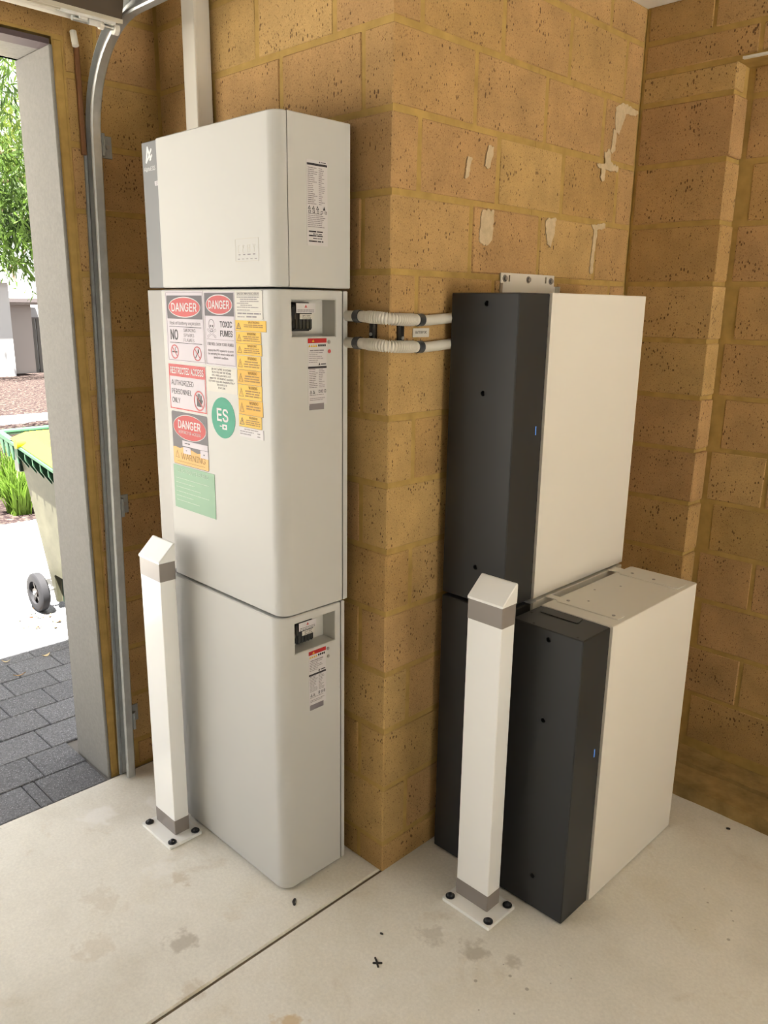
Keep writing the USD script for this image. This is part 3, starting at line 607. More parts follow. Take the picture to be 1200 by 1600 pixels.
ink(p, T('Appropriate PPE required to be worn', 0.0052, 0.110, -0.342, 1.4380), 'ink_grey'); ink(p, T('for reviewing fire event residue with', 0.0052, 0.110, -0.342, 1.4295), 'ink_grey'); ink(p, T('fume/toxic conditions', 0.0052, 0.062, -0.342, 1.4205), 'ink_grey')
# shutdown procedure
p = sticker('procedure_label', -0.2750, -0.1660, 1.5190, 1.5835, 'paper_cream', 'cream shutdown procedure label')
ink(p, frame(-0.2752, -0.1657, 1.5188, 1.5837, 0.0010).intersection(sbox(-0.17, 1.5, 0, 1.6)), 'ink_grey', name='border')
ink(p, T('SHUTDOWN PROCEDURE', 0.0058, 0.088, -0.2225, 1.5735), 'ink_grey')
ink(p, unary_union([sbox(-0.2665, 1.5715, -0.1785, 1.5722), bars(-0.267, -0.178, [1.5675], 0.0018, 2, 0.02), bars(-0.254, -0.180, [1.5628, 1.5580], 0.0018, 4, 0.4), bars(-0.267, -0.215, [1.5535], 0.0018, 5, 0.1), bars(-0.253, -0.205, [1.5490], 0.0018, 6, 0.05), bars(-0.267, -0.182, [1.5445], 0.0018, 7, 0.05), bars(-0.267, -0.215, [1.5382], 0.0018, 8, 0.1), sbox(-0.267, 1.5365, -0.172, 1.5369), bars(-0.265, -0.172, [1.5295], 0.0036, 9, 0.05), bars(-0.266, -0.236, [1.5225], 0.002, 10, 0.05), bars(-0.230, -0.190, [1.5222], 0.0036, 11, 0.05)]), 'ink_grey')
# eight yellow warning labels down the right hand side
YL = [(-0.2755, -0.1545, 1.4905, 1.5155, 'yellow'), (-0.2745, -0.1750, 1.4620, 1.4895, 'yellow'), (-0.2740, -0.1735, 1.4350, 1.4615, 'yellow'), (-0.2735, -0.1775, 1.4000, 1.4335, 'yellow'),
      (-0.2732, -0.1775, 1.3655, 1.3995, 'yellow_deep'), (-0.2728, -0.1765, 1.3295, 1.3648, 'yellow'), (-0.2722, -0.1745, 1.2925, 1.3288, 'yellow_deep'), (-0.2730, -0.1805, 1.2625, 1.2918, 'yellow')]
for i, (x0, x1, z0, z1, c) in enumerate(YL):
    nth = ('topmost', 'second', 'third', 'fourth', 'fifth', 'sixth', 'seventh', 'lowest')[i]
    p = sticker('warning_label', x0, x1, z0, z1, c, f'{nth} yellow warning label in the column', d=0.0006)
    h = z1-z0; w = x1-x0
    ink(p, tri(x0+0.013, z0+h*0.18, 0.019, h*0.62, 0.0016).union(sbox(x0+0.0123, z0+h*0.30, x0+0.0137, z0+h*0.55)), 'ink' if i in (0, 7) else 'ochre', 0.0006, 'pictogram')
    tx = (x0+0.026+x1)/2
    ink(p, T('WARNING', h*0.20, w*0.36, tx, z1-h*0.27), 'ochre', 0.0006)
    nl = 2 if i in (0, 6) else 3
    ink(p, bars(x0+0.027, x1-0.006, [z1-h*(0.45+0.17*j) for j in range(nl)], h*0.085, 20+i, 0.18, center=True), 'ochre', 0.0006)
    ink(p, sbox(x1-0.0008, z0, x1, z1), 'ochre', 0.0006, 'edge'); ink(p, sbox(x0, z0, x1, z0+0.0006), 'ochre', 0.0006, 'edge')
p = sticker('rating_label', -0.2725, -0.1740, 1.2380, 1.2615, 'paper', 'white label under the yellow warning labels')
ink(p, unary_union([bars(-0.252, -0.194, [1.2560], 0.0022, 1, 0.05), bars(-0.270, -0.208, [1.2500], 0.0022, 2, 0.1), bars(-0.270, -0.225, [1.2440], 0.0022, 3, 0.05), bars(-0.199, -0.188, [1.2495, 1.2425], 0.0026, 6, 0.05, False), sbox(-0.1752, 1.238, -0.174, 1.2615)]), 'ink_grey')
# leak notice
p = sticker('leak_notice', -0.4085, -0.2755, 1.3380, 1.4000, 'paper_cream', 'cream notice about leaking liquid')
for i, s in enumerate(('IN THE EVENT OF LIQUID', 'DETECTED IN THE ROOM,', 'USE LABELLED SPILL KIT', 'AND PPE TO REMOVE LIQUIDS.', 'REPORT FAILURE IMMEDIATELY', 'TO SUPPLIER', 'PH: 1300')):
    ink(p, T(s, 0.0046, (0.085, 0.083, 0.083, 0.104, 0.112, 0.044, 0.030)[i], -0.3425, 1.3920-0.0076*i), 'ink_grey')
# restricted access
p = sticker('access_sign', -0.5930, -0.4125, 1.2750, 1.3975, 'paper', 'white sign with red border, RESTRICTED ACCESS')
ink(p, frame(-0.5915, -0.4140, 1.2765, 1.3960, 0.0035), 'red', name='border')
ink(p, sbox(-0.5900, 1.3640, -0.4155, 1.3950), 'red', 0.0006, 'header')
ink(p, T('RESTRICTED ACCESS', 0.0165, 0.160, -0.5025, 1.3715, True), 'paper', 0.0009)
ink(p, sbox(-0.5870, 1.2810, -0.4190, 1.3630), 'paper_lilac', 0.0006, 'panel')
for i, (s, w) in enumerate((('AUTHORIZED', 0.108), ('PERSONNEL', 0.098), ('ONLY', 0.040))):
    m = text(s, 0.0135, w, False, cx=False); m.apply_translation([-0.580, 1.3410-0.0235*i, 0]); ink(p, m, 'ink', 0.0008)
hc = (-0.4475, 1.3075)
ink(p, ell(hc[0], hc[1], 0.025, 0.026).difference(ell(hc[0], hc[1], 0.0215, 0.0225)).union(LineString([(hc[0]-.017, hc[1]+.017), (hc[0]+.017, hc[1]-.017)]).buffer(0.0013)), 'red', 0.0012, 'prohibition_sign')
ink(p, unary_union([sbox(hc[0]-.011, hc[1]-.015, hc[0]+.009, hc[1]+.003)] + [LineString([(hc[0]-.009+.006*i, hc[1]), (hc[0]-.010+.0065*i, hc[1]+(.013, .017, .0165, .013)[i])]).buffer(0.0022) for i in range(4)] + [LineString([(hc[0]+.007, hc[1]-.009), (hc[0]+.014, hc[1]+.001)]).buffer(.0024)]), 'ink', 0.0008, 'pictogram')
# black danger / warning plate, part peeled
p = sticker('danger_sign', -0.5890, -0.4155, 1.1245, 1.2700, 'sign_grey', 'scuffed black danger sign with a red oval and orange foot', r=0.006)
ink(p, ell(-0.5020, 1.2300, 0.0805, 0.0345), 'paper', 0.0006, 'oval_border'); ink(p, ell(-0.5020, 1.2300, 0.0785, 0.0328), 'red_deep', 0.0008, 'oval')
ink(p, T('DANGER', 0.021, 0.110, -0.5020, 1.2265, True), 'paper', 0.0010); ink(p, T('RESTRICTED ACCESS', 0.0075, 0.108, -0.5020, 1.2125), 'paper', 0.0010)
og = Polygon([(-0.588, 1.126), (-0.4165, 1.126), (-0.4165, 1.161), (-0.43, 1.164), (-0.445, 1.163), (-0.452, 1.168), (-0.47, 1.166), (-0.50, 1.172), (-0.52, 1.169), (-0.54, 1.174), (-0.555, 1.170), (-0.575, 1.173), (-0.588, 1.172)]).buffer(-0.004).buffer(0.004)
ink(p, og, 'orange', 0.0006, 'foot_panel'); ink(p, T('WARNING', 0.0165, 0.118, -0.4900, 1.1415), 'ochre', 0.0008)
ink(p, unary_union([tri(-0.5685, 1.143, 0.020, 0.021, 0.0014), bars(-0.57, -0.43, [1.1335], 0.0011, 3, 0.1)]), 'ochre', 0.0008, 'pictogram')
ink(p, unary_union([sbox(-0.540, 1.1785, -0.417, 1.1935), sbox(-0.537, 1.158, -0.500, 1.176), sbox(-0.453, 1.157, -0.4155, 1.1775)]), 'paper_lilac', 0.0010, 'tape_strip')
ink(p, unary_union([bars(-0.528, -0.502, [1.1855], 0.0025, 3, 0.05), sbox(-0.524, 1.166, -0.519, 1.168), sbox(-0.438, 1.165, -0.433, 1.168)]), 'ink', 0.0013)
# green round sticker and mint notice
p = obj('emergency_sticker', K.put(ext(ell(-0.3415, 1.2745, 0.0515, 0.0515), 0.0006)), M['green'], bat1, label='round green sticker lettered ES')
ink(p, T('ES', 0.031, 0.050, -0.3435, 1.2660, True), 'paper', 0.0006)
ink(p, unary_union([sbox(-0.345, 1.247, -0.327, 1.257).buffer(0.0015).difference(ell(-0.336, 1.252, 0.005, 0.003)), bars(-0.357, -0.348, [1.2515], 0.003, 2, 0.05)]), 'paper', 0.0006, 'pictogram')
p = sticker('burns_notice', -0.5925, -0.3915, 1.0005, 1.1215, 'mint', 'pale green electrolyte burns notice', d=0.0010)
ink(p, T('ELECTROLYTE BURNS', 0.0105, 0.150, -0.4950, 1.1030), 'mint_light', 0.0010)
ink(p, bars(-0.582, -0.400, np.arange(1.022, 1.094, 0.0125), 0.002, 5, 0.6), 'mint_light', 0.0010)

# ------------------------------------------------------------------ charcoal and white modules by the back wall
def module(label, x0, y0, z0, z1, foot=False):
    t = thing('battery_module', label, 'battery', 'charcoal and white battery modules', (0, 0, 0))
    x1 = x0+0.2048; yc = y0+0.126; y1 = y0+0.603
    holes = [(x0+0.1105, z0+(z1-z0)*f) for f in (0.968, 0.694, 0.120)]
    cap = man(cbx(x0, x1, y0, yc, z0, z1, 0.0025))
    for hx, hz in holes: cap = cap - man(cyl((hx, y0-0.01, hz), (hx, y0+0.012, hz), 0.0068, 20))
    obj('end_cap', tm(cap), M['dark'], t, label='charcoal end cap')
    fp = sbox(x0+0.001, yc+0.001, x1+0.0055, y1).buffer(-0.010).buffer(0.010).union(sbox(x0+0.001, yc+0.001, x1+0.0055, yc+0.05))
    obj('body', prism(fp, z0+0.001, z1+0.002, 0.0015), M['cream'], t, label='white body')
    for f in (0.968, 0.694, 0.120):
        zc = z0 + (z1-z0)*f; xs = x0+0.1105
        obj('screw', cyl((xs, y0+0.0119, zc), (xs, y0+0.010, zc), 0.0060, 16), M['black'], t)
    zl = z0 + (z1-z0)*0.578
    obj('status_light', cbx(x1-0.001, x1+0.0012, y0+0.0965, y0+0.0995, zl-0.011, zl+0.011, 0.0004), M['led'], t, label='thin blue status light')
    return t
X12 = 0.0233
mt = module('wall-hung charcoal and white module on top of the two-high column', X12, 0.194, 0.8025, 1.5868)
mb = module('charcoal and white module at the foot of the column, half hidden behind a bollard', X12, 0.194, 0.004, 0.7925)
mf = module('charcoal and white module standing in front of the column, bolted plates on top', 0.2623, 0.188, 0.004, 0.7955)
obj('bottom_flange', bx(X12+0.19, X12+0.216, 0.30, 0.325, 0.7965, 0.8015), M['steel'], mt)
# the front module's top: hand-hole cover and two mounting plates
k = Decal((0, 0, 0.7955), (1, 0, 0), (0, 1, 0), (0, 0, 1))
cv = Polygon([(0.289, 0.272), (0.281, 0.309), (0.392, 0.309), (0.400, 0.272)]).buffer(-0.005).buffer(0.005)
obj('cable_cover', k.put(ext(cv, 0.0022)), M['dark'], mf)
obj('cover_groove', k.put(ext(cv.buffer(0.0022).difference(cv), 0.0003)), M['black'], mf)
for x, y in ((0.32, 0.199), (0.445, 0.199), (0.275, 0.255)): obj('screw_hole', k.put(ext(Point(x, y).buffer(0.003), 0.0005)), M['black'], mf)
k2 = Decal((0, 0, 0.7976), (1, 0, 0), (0, 1, 0), (0, 0, 1))
for y0, y1, sc in ((0.362, 0.398, ((0.300, 0.386), (0.438, 0.378))), (0.692, 0.745, ((0.305, 0.722), (0.375, 0.716)))):
    pl = Polygon([(0.236, y1-0.004), (0.272, y1-0.004), (0.276, y1), (0.458, y1), (0.458, y0), (0.282, y0), (0.272, y0+0.010), (0.236, y0+0.010)])
    q = obj('mounting_plate', k2.put(ext(pl, 0.0028)), M['cream'], mf, label='flat plate bolted across the top')
    for x, y in sc: obj('screw', k2.put(ext(Point(x, y).buffer(0.0045), 0.0012), 0, 0, 0.0028), M['screw'], q)
for x, y in ((0.335, 0.43), (0.335, 0.60), (0.30, 0.52)): obj('screw', k2.put(ext(Point(x, y).buffer(0.003), 0.0008)), M['screw'], mf)
# wall bracket above the column
br = thing('wall_bracket', 'white steel bracket screwed to the block wall above the upper module', 'bracket')
g = sbox(0.417, 1.56, 0.671, 1.6435).union(sbox(0.417, 1.56, 0.681, 1.6135))
for y in (0.4545, 0.6285): g = g.difference(sbox(y-0.0032, 1.621, y+0.0032, 1.638))
W = Decal((0.0015, 0, 0), (0, 1, 0), (0, 0, 1), (1, 0, 0))
obj('plate', W.put(ext(g, 0.003)), M['cream'], br)
obj('flange', bx(0.0015, 0.020, 0.678, 0.681, 1.56, 1.6135), M['cream'], br)
obj('flange', bx(0.0015, 0.012, 0.417, 0.420, 1.56, 1.617), M['cream'], br)
for y, z in ((0.434, 1.629), (0.5425, 1.6285), (0.6535, 1.6275)):
    s = obj('screw', cat_(W.put(ext(Point(y, z).buffer(0.0095, 16), 0.001), 0, 0, 0.003), W.put(ext(Point(y, z).buffer(0.0065, 2), 0.005), 0, 0, 0.004)), M['screw'], br, label='grey hex screw with washer')

# ------------------------------------------------------------------ conduits round the corner
def conduit(label, za, zb):
    t = thing('conduit', label, 'conduit', 'grey conduits round the wall corner')
    R = 0.0128
    p1 = [(-0.150, -0.030, za), (-0.055, -0.030, za)]
    obj('pipe', tube(p1, [R, R], 20), M['conduit'], t, smooth=40)
    pts = spline([(-0.062, -0.030, za), (-0.035, -0.031, za-0.001), (-0.008, -0.029, za-0.002), (0.014, -0.020, za-0.004), (0.025, 0.002, za-0.005), (0.024, 0.034, za-0.006), (0.0155, 0.082, zb+0.001)], 420)
    L = np.r_[0, np.cumsum(np.linalg.norm(np.diff(pts, axis=0), axis=1))]
    env = np.clip((L-0.012)/0.01, 0, 1)*np.clip((L[-1]-0.012-L)/0.01, 0, 1)
    obj('flexible_hose', tube(pts, R*1.04 + 0.0017*np.cos(L/0.0062*2*np.pi)*env, 20), M['conduit'], t, label='corrugated flexible hose', smooth=60)
    p3 = spline([(0.0165, 0.072, zb), (0.0140, 0.11, zb-0.001), (0.0135, 0.15, zb+0.001), (0.0130, 0.260, zb+0.003)], 24)
    obj('pipe', tube(p3, [R]*24, 20), M['conduit'], t, smooth=40)
    obj('coupling', cyl((-0.086, -0.030, za), (-0.068, -0.030, za), R*1.16, 24), M['coupling'], t, label='dark coupling ring', smooth=40)
    obj('coupling', cyl((0.0170, 0.074, zb), (0.0152, 0.094, zb), R*1.16, 24), M['coupling'], t, label='dark coupling ring', smooth=40)
    return t
conduit('upper of the two grey corrugated conduits round the wall corner', 1.528, 1.521)
conduit('lower of the two grey corrugated conduits round the wall corner', 1.465, 1.457)
def saddle(label, o, r, n):
    t = thing('conduit_saddle', label, 'clamp', 'black saddles between the conduits')
    o, r, n = map(np.array, (o, r, n)); u = np.array((0, 0, 1.0))
    F = lambda m: place(m, o, r, u, n)
    prof = Polygon([(-0.009, 0), (0.009, 0), (0.009, 0.006), (0.006, 0.011), (-0.006, 0.011), (-0.009, 0.006)])
    m = trimesh.creation.extrude_polygon(prof, 0.044, engine='earcut')      # x across, y out, along z
    m.apply_transform(np.array([[1, 0, 0, 0], [0, 0, 1, -0.022], [0, 1, 0, 0], [0, 0, 0, 1.0]])); m.invert()
    obj('strap', F(m), M['gloss_black'], t)
    for s in (-1, 1):
        obj('foot', F(cbx(-0.011, 0.011, s*0.022-0.004, s*0.022+0.004, 0, 0.012, 0.0015)), M['gloss_black'], t)
    obj('screw', F(place(ext(Point(0, 0).buffer(0.0042, 10), 0.0025), (0, -0.010, 0.011), (1, 0, 0), (0, 1, 0), (0, 0, 1))), M['steel'], t)
    return t
saddle('glossy black saddle joining both conduits, next to the white cabinets', (-0.052, -0.0005, 1.4965), (1, 0, 0), (0, -1, 0))
saddle('glossy black saddle joining both conduits, past the wall corner', (0.0005, 0.031, 1.489), (0, 1, 0), (1, 0, 0))
lw = thing('wall_label', 'small white label stuck on the block wall between the conduits', 'label')
W2 = Decal((0.0012, 0, 0), (0, 1, 0), (0, 0, 1), (1, 0, 0))
obj('plate', W2.rect(0.078, 0.137, 1.4795, 1.5010, 0, 0.0008), M['paper_cream'], lw)
obj('lettering', W2.put(text('BATTERY DC', 0.0062, 0.040), 0.1075, 1.4880, 0.0008), M['ink'], lw)

# cable duct dropping to the inverter
cd = thing('cable_duct', 'white square cable duct running up the wall from the inverter', 'duct')
obj('trunking', cbx(-0.757, -0.700, -0.052, -0.0015, 1.9585, CEIL-0.001, 0.002), M['trim_white'], cd)
obj('cover', cbx(-0.759, -0.698, -0.0535, -0.044, 1.9585, CEIL-0.001, 0.002), M['trim_white'], cd)

# ------------------------------------------------------------------ bollards
def bollard(label, x, y, w, d):
    """x, y: front left corner of the post; the plate reaches further."""
    t = thing('bollard', label, 'bollard', 'white bollards guarding the batteries', (x, y, 0))
    px0, px1, py0, py1 = -0.014, w+0.038, -0.042, d+0.020
    pg = sbox(px0, py0, px1, py1).buffer(-0.003).buffer(0.003)
    obj('base_plate', ext(pg, 0.0095), M['post'], t)
    obj('post', prism(sbox(0, 0, w, d).buffer(-0.003).buffer(0.003, 3), 0.0095, 0.860), M['post'], t, smooth=50)
    for a, b in ((0.0096, 0.056), (0.8085, 0.8605)):
        obj('reflective_band', prism(sbox(-0.0007, -0.0007, w+0.0007, d+0.0007).buffer(-0.003).buffer(0.003, 3), a, b), M['tape'], t, label='grey reflective band', smooth=50)
    e = 0.0022; c = 0.002
    prof = [(-e, 0.8605), (-e, 0.8665), (d-0.004, 0.9115), (d-0.0005, 0.9125), (d+e, 0.910), (d+e, 0.8605)]
    P = []
    for X, q in ((-e, c), (-e+c, 0), (w+e-c, 0), (w+e, c)):
        s = Polygon(prof).buffer(-q if q else 0, join_style=2)
        P += [(X, a, b) for a, b in s.exterior.coords]
    obj('cap', hull(P), M['post'], t, label='sloped white cap')
    for bx_, by_ in ((0.0, -0.024), (w+0.023, -0.024), (w+0.023, d+0.006), (0.0-0.0, d+0.008)):
        if bx_ < 0.02 and by_ > 0: continue
        b = obj('washer', place(ext(Point(0, 0).buffer(0.0125, 12), 0.0025), (bx_, by_, 0.0095), (1, 0, 0), (0, 1, 0), (0, 0, 1)), M['bolt'], t)
        dome_ = trimesh.creation.icosphere(2, 0.0085); dome_.vertices = dome_.vertices*[1, 1, 0.85]
        obj('bolt_head', place(dome_, (bx_, by_, 0.0130), (1, 0, 0), (0, 1, 0), (0, 0, 1)), M['bolt'], b, smooth=True)
    return t
bollard('white bollard standing in front of the charcoal modules', 0.2035, 0.0815, 0.1055, 0.053)
bollard('white bollard standing by the garage door opening', -0.6465, -0.3380, 0.1090, 0.048)

# ------------------------------------------------------------------ garage door and its track
dt = thing('door_track', 'galvanised steel roller track rising beside the door opening and curving in', 'track')
RT = 0.302
def track_pts(du, dv):
    P0 = np.array([-0.958+du, -0.289+dv, 0.004]); P1 = np.array([-0.9785+du, -0.243+dv, 2.0])
    pts = [P0 + (P1-P0)*s for s in np.linspace(0, 1, 8)]
    c = P1 + np.array([RT, 0, 0])
    for a in np.linspace(0, math.pi/2, 14)[1:]:
        rr = RT-du*0
        pts.append(c + np.array([-RT*math.cos(a), 0, RT*math.sin(a)]))
    pts += [pts[-1] + np.array([s, 0, 0.0]) for s in (0.3, 0.9, 1.8)]
    return np.array(pts)
def sweep(prof, path):
    """prof: list of (a, b): a to the inside of the bend (into the garage), b towards the wall (+y)."""
    p = np.asarray(path); t = np.gradient(p, axis=0); t /= np.linalg.norm(t, axis=1, keepdims=True)
    by = np.array([0, 1.0, 0]); V = []
    for i in range(len(p)):
        b = by - t[i]*np.dot(by, t[i]); b /= np.linalg.norm(b); a = np.cross(b, t[i])
        V += [p[i] + a*x + b*y for x, y in prof]
    n = len(prof); F = []
    for i in range(len(p)-1):
        for j in range(n):
            q = [i*n+j, i*n+(j+1) % n, (i+1)*n+(j+1) % n, (i+1)*n+j]; F += [[q[0], q[2], q[1]], [q[0], q[3], q[2]]]
    e = (len(p)-1)*n
    tris = trimesh.creation.triangulate_polygon(Polygon(prof), engine='earcut')[1]
    tris = np.asarray(tris) % n
    F += [list(x) for x in tris] + [[e+x[0], e+x[2], e+x[1]] for x in tris]
    m = trimesh.Trimesh(V, F, process=False); m.fix_normals(); return m
cprof = [(0, 0), (0, 0.022), (0.004, 0.027), (0.038, 0.027), (0.044, 0.022), (0.044, 0.0), (0.040, -0.003), (0.034, -0.003), (0.034, -0.001), (0.039, 0.0), (0.041, 0.003), (0.041, 0.021), (0.037, 0.0245), (0.006, 0.0245), (0.0025, 0.021), (0.0025, 0)]
tp = track_pts(0, 0)
straight = np.array([tp[0] + (tp[7]-tp[0])*s for s in np.linspace(0, 1, 6)])
obj('vertical_rail', sweep(cprof, straight), M['steel'], dt, smooth=30)
obj('curved_rail', sweep(cprof, tp[7:]), M['steel'], dt, smooth=30, label='curved upper rail')
obj('back_angle', sweep([(0.004, -0.002), (0.004, -0.010), (-0.004, -0.010), (-0.006, -0.010), (-0.006, -0.007), (0.001, -0.007), (0.001, -0.002)], straight), M['dull_steel'], dt)
for z in (0.20, 0.93, 1.985):
    x = -0.9785 + 0.0205*(2.0-z)/2.0; y = -0.243 - 0.046*(2.0-z)/2.0
    s = obj('rail_bracket', cat_(cbx(x+0.012, x+0.040, y+0.027, y+0.034, z-0.03, z+0.03, 0.001), cbx(-0.979, x+0.04, y+0.034, y+0.037, z-0.03, z+0.03, 0.001), cbx(-0.9785, -0.975, y+0.036, y+0.075, z-0.03, z+0.03, 0.001)), M['dull_steel'], dt)
    obj('bolt_head', cyl((-0.9755, y+0.06, z), (-0.970, y+0.06, z), 0.006, 8), M['screw'], s)
rb = thing('timber_batten', 'narrow red-brown bar fixed upright on the wall behind the door track', 'batten')
obj('bar', cbx(-0.979, -0.968, -0.262, -0.248, 1.955, 2.235, 0.002), M['rust'], rb)

gd = thing('garage_door', 'raised sectional garage door with a cream bottom rail overhead', 'garage door')
DY0, DY1 = -5.15, -0.25
lean = math.radians(16)
dirp = np.array([math.sin(lean), 0, math.cos(lean)]); nrm = np.array([math.cos(lean), 0, -math.sin(lean)])    # up the panel; to the inside face
P_in = np.array([-0.722, 0, 2.236])
def dpanel(a0, a1, d0, d1, y0=DY0, y1=DY1):
    """a along the panel from the bottom edge, d from the inside face outwards."""
    P = []
    for a in (a0, a1):
        for d in (d0, d1):
            for y in (y0, y1): P.append(P_in + dirp*a - nrm*d + np.array([0, y, 0]))
    return hull(P)
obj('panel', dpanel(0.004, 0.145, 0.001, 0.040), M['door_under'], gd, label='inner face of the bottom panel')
obj('bottom_rail', cat_(dpanel(0.0, 0.010, -0.003, 0.008), dpanel(0.004, 0.012, 0.008, 0.020), dpanel(-0.004, 0.006, 0.020, 0.044)), M['door_tan'], gd, label='cream aluminium bottom rail')
obj('weather_seal', cat_(dpanel(-0.008, 0.002, 0.044, 0.050), dpanel(-0.016, -0.004, 0.052, 0.068), dpanel(-0.006, 0.004, 0.048, 0.066)), M['trim_white'], gd, label='pale rubber weather seal')
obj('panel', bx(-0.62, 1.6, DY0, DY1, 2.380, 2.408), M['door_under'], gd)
hb = obj('roller_bracket', cat_(dpanel(-0.006, 0.0, -0.006, 0.045, -0.40, -0.27), dpanel(-0.012, 0.004, 0.000, 0.006, -0.36, -0.34), dpanel(-0.020, 0.0, 0.012, 0.016, -0.33, -0.30)), M['steel'], gd, label='bright roller bracket at the corner')
pc = P_in - nrm*0.022 - dirp*0.014
obj('roller_pin', cyl(pc + [0, -0.37, 0], pc + [0, -0.255, 0], 0.006, 12), M['steel'], hb)
obj('roller', cat_(cyl(pc + [0, -0.262, 0], pc + [0, -0.250, 0], 0.014, 18), cyl(pc + [0, -0.30, 0], pc + [0, -0.290, 0], 0.010, 14)), M['trim_white'], hb)
obj('spring_plug', cyl((-0.955, -0.27, 2.262), (-0.945, -0.27, 2.225), 0.009, 16), M['trim_white'], dt)

# ------------------------------------------------------------------ bits on the floor
def bit(name, label, cat, x, y, pts, h, mat, group=None):
    g = LineString(pts).buffer(h); m = ext(g, h*1.2); m.apply_translation([x, y, 0.0002])
    t = thing(name, label, cat, group); obj('body', m, M[mat], t); return t
bit('twig', 'short black twig on the floor below the white cabinet corner', 'twig', -0.086, -0.254, [(0, 0.008), (0.004, 0.0), (0.013, -0.004)], 0.0032, 'twig')
bit('debris_scrap', 'cross-shaped dark scrap of debris on the floor near the joint', 'debris', 0.219, -0.236, [(-0.012, 0.006), (0.0, 0.0), (0.012, -0.008), (0.002, -0.002), (0.010, 0.006), (-0.004, -0.008)], 0.0021, 'twig')
bit('debris_scrap', 'tiny dark speck of debris just right of the floor joint', 'debris', 0.16, -0.164, [(0, 0), (0.004, 0.001)], 0.0022, 'twig')
bit('debris_scrap', 'tiny dark speck of debris beside the concrete ledge', 'debris', 0.605, 0.905, [(0, 0), (0.005, 0.002)], 0.003, 'twig')

# ------------------------------------------------------------------ outside
gr = struct('ground', 'sunny driveway, verge and street beyond the garage', 'ground')
obj('driveway', cat_(bx(-4.45, -0.964, -14, 0.75, -0.14, -0.036), bx(-40, -4.45, -14, 0.30, -0.14, -0.036)), M['driveway'], gr)
def terrain(x0, x1, y0, y1, n, m, mat, name, amp=0.03, drop=True):
    X, Y = np.meshgrid(np.linspace(x0, x1, n), np.linspace(y0, y1, m), indexing='ij')
    Z = amp*(meshkit.fbm(np.stack([X*1.7, Y*1.7, X*0], -1), 4)-.5) + 0.0
    if drop: Z += np.minimum(0, (X+10.2)*0.045)
    v = np.stack([X, Y, Z], -1).reshape(-1, 3); f = []
    for i in range(n-1):
        for j in range(m-1):
            q = [i*m+j, (i+1)*m+j, (i+1)*m+j+1, i*m+j+1]; f += [[q[0], q[1], q[2]], [q[0], q[2], q[3]]]
    me = trimesh.Trimesh(v, f, process=False)
    if me.face_normals[0][2] < 0: me.invert()
    obj(name, me, mat, gr, smooth=True)
terrain(-9.3, -4.46, 0.3, 9, 50, 60, M['mulch'], 'garden_bed', 0.10, False)
terrain(-10.3, -9.29, 0.0, 14, 6, 30, M['driveway'], 'street', 0.0)
terrain(-40, -10.28, -2, 24, 60, 50, M['mulch'], 'verge', 0.08)
obj('back_yard', bx(5.201, 30, -20, 14, -0.14, -0.03), M['yard'], gr)
obj('side_path', bx(-4.46, -1.2, 0.75, 6, -0.14, -0.02), M['driveway'], gr)

# grey pavers in the strip before the door
pv = struct('paving', 'grey exposed-aggregate pavers outside the door opening', 'paving')
obj('bedding_sand', bx(-2.95, -0.964, -2.2, 0.75, -0.05, -0.012), M['joint_sand'], pv)
offs = [-0.520, -0.480, -0.385, -0.320, -0.408, -0.328, -0.245, -0.30, -0.21, -0.28, -0.33, -0.25]
PX = [-0.967, -1.132, -1.298, -1.461, -1.617, -1.777, -1.935, -2.096, -2.256, -2.416, -2.576, -2.736, -2.896]
for i in range(12):
    xa, xb = PX[i+1]+0.0015, PX[i]-0.0015
    js = [offs[i] + 0.182*j for j in range(-9, 6)]
    if i == 0: js = sorted(js + [-0.560])
    for a, b in zip(js[:-1], js[1:]):
        if b > 0.6: break
        if xb > -1.22 and b > -0.33:
            if a > -0.36: continue
            b = -0.333
        if b-a < 0.01: continue
        m = cbx(xa, xb, a+0.0014, b-0.0014, -0.045, rnd.uniform(-0.004, -0.0015), 0.003)
        obj('paver', m, M['paver'], pv)

# dropped leaves on the pavers
def leaf_flat(L, w, curl=0.01):
    xs = np.linspace(-L/2, L/2, 7); ww = w*np.sin(np.linspace(0.12, math.pi-0.12, 7))
    V = []; F = []
    for x, h in zip(xs, ww):
        V += [(x, -h/2, curl*(x/L*2)**2 + 0.001), (x, 0, curl*(x/L*2)**2*0.8), (x, h/2, curl*(x/L*2)**2 + 0.001)]
    for i in range(6):
        for j in (0, 1):
            q = [i*3+j, i*3+j+1, (i+1)*3+j+1, (i+1)*3+j]; F += [[q[0], q[2], q[1]], [q[0], q[3], q[2]]]
    m = trimesh.Trimesh(V, F, process=False)
    b = m.copy(); b.invert(); b.apply_translation([0, 0, -0.0006]); return cat_(m, b)
for x, y, L, w, a, mt_, lb in ((-1.955, -0.245, 0.050, 0.008, 80, 'leaf_dry', 'thin brown fallen leaf lying across a grey paver'), (-2.075, -0.08, 0.038, 0.020, 95, 'leaf_pale', 'small pale fallen leaf near the edge of the sunlit strip'), (-2.13, -0.235, 0.035, 0.012, 60, 'leaf_pale', 'pale fallen leaf at the shadow line, left edge of the picture')):
    t = thing('fallen_leaf', lb, 'leaf', 'leaves dropped on the pavers', (x, y, -0.001), a); obj('blade', leaf_flat(L, w), M[mt_], t)
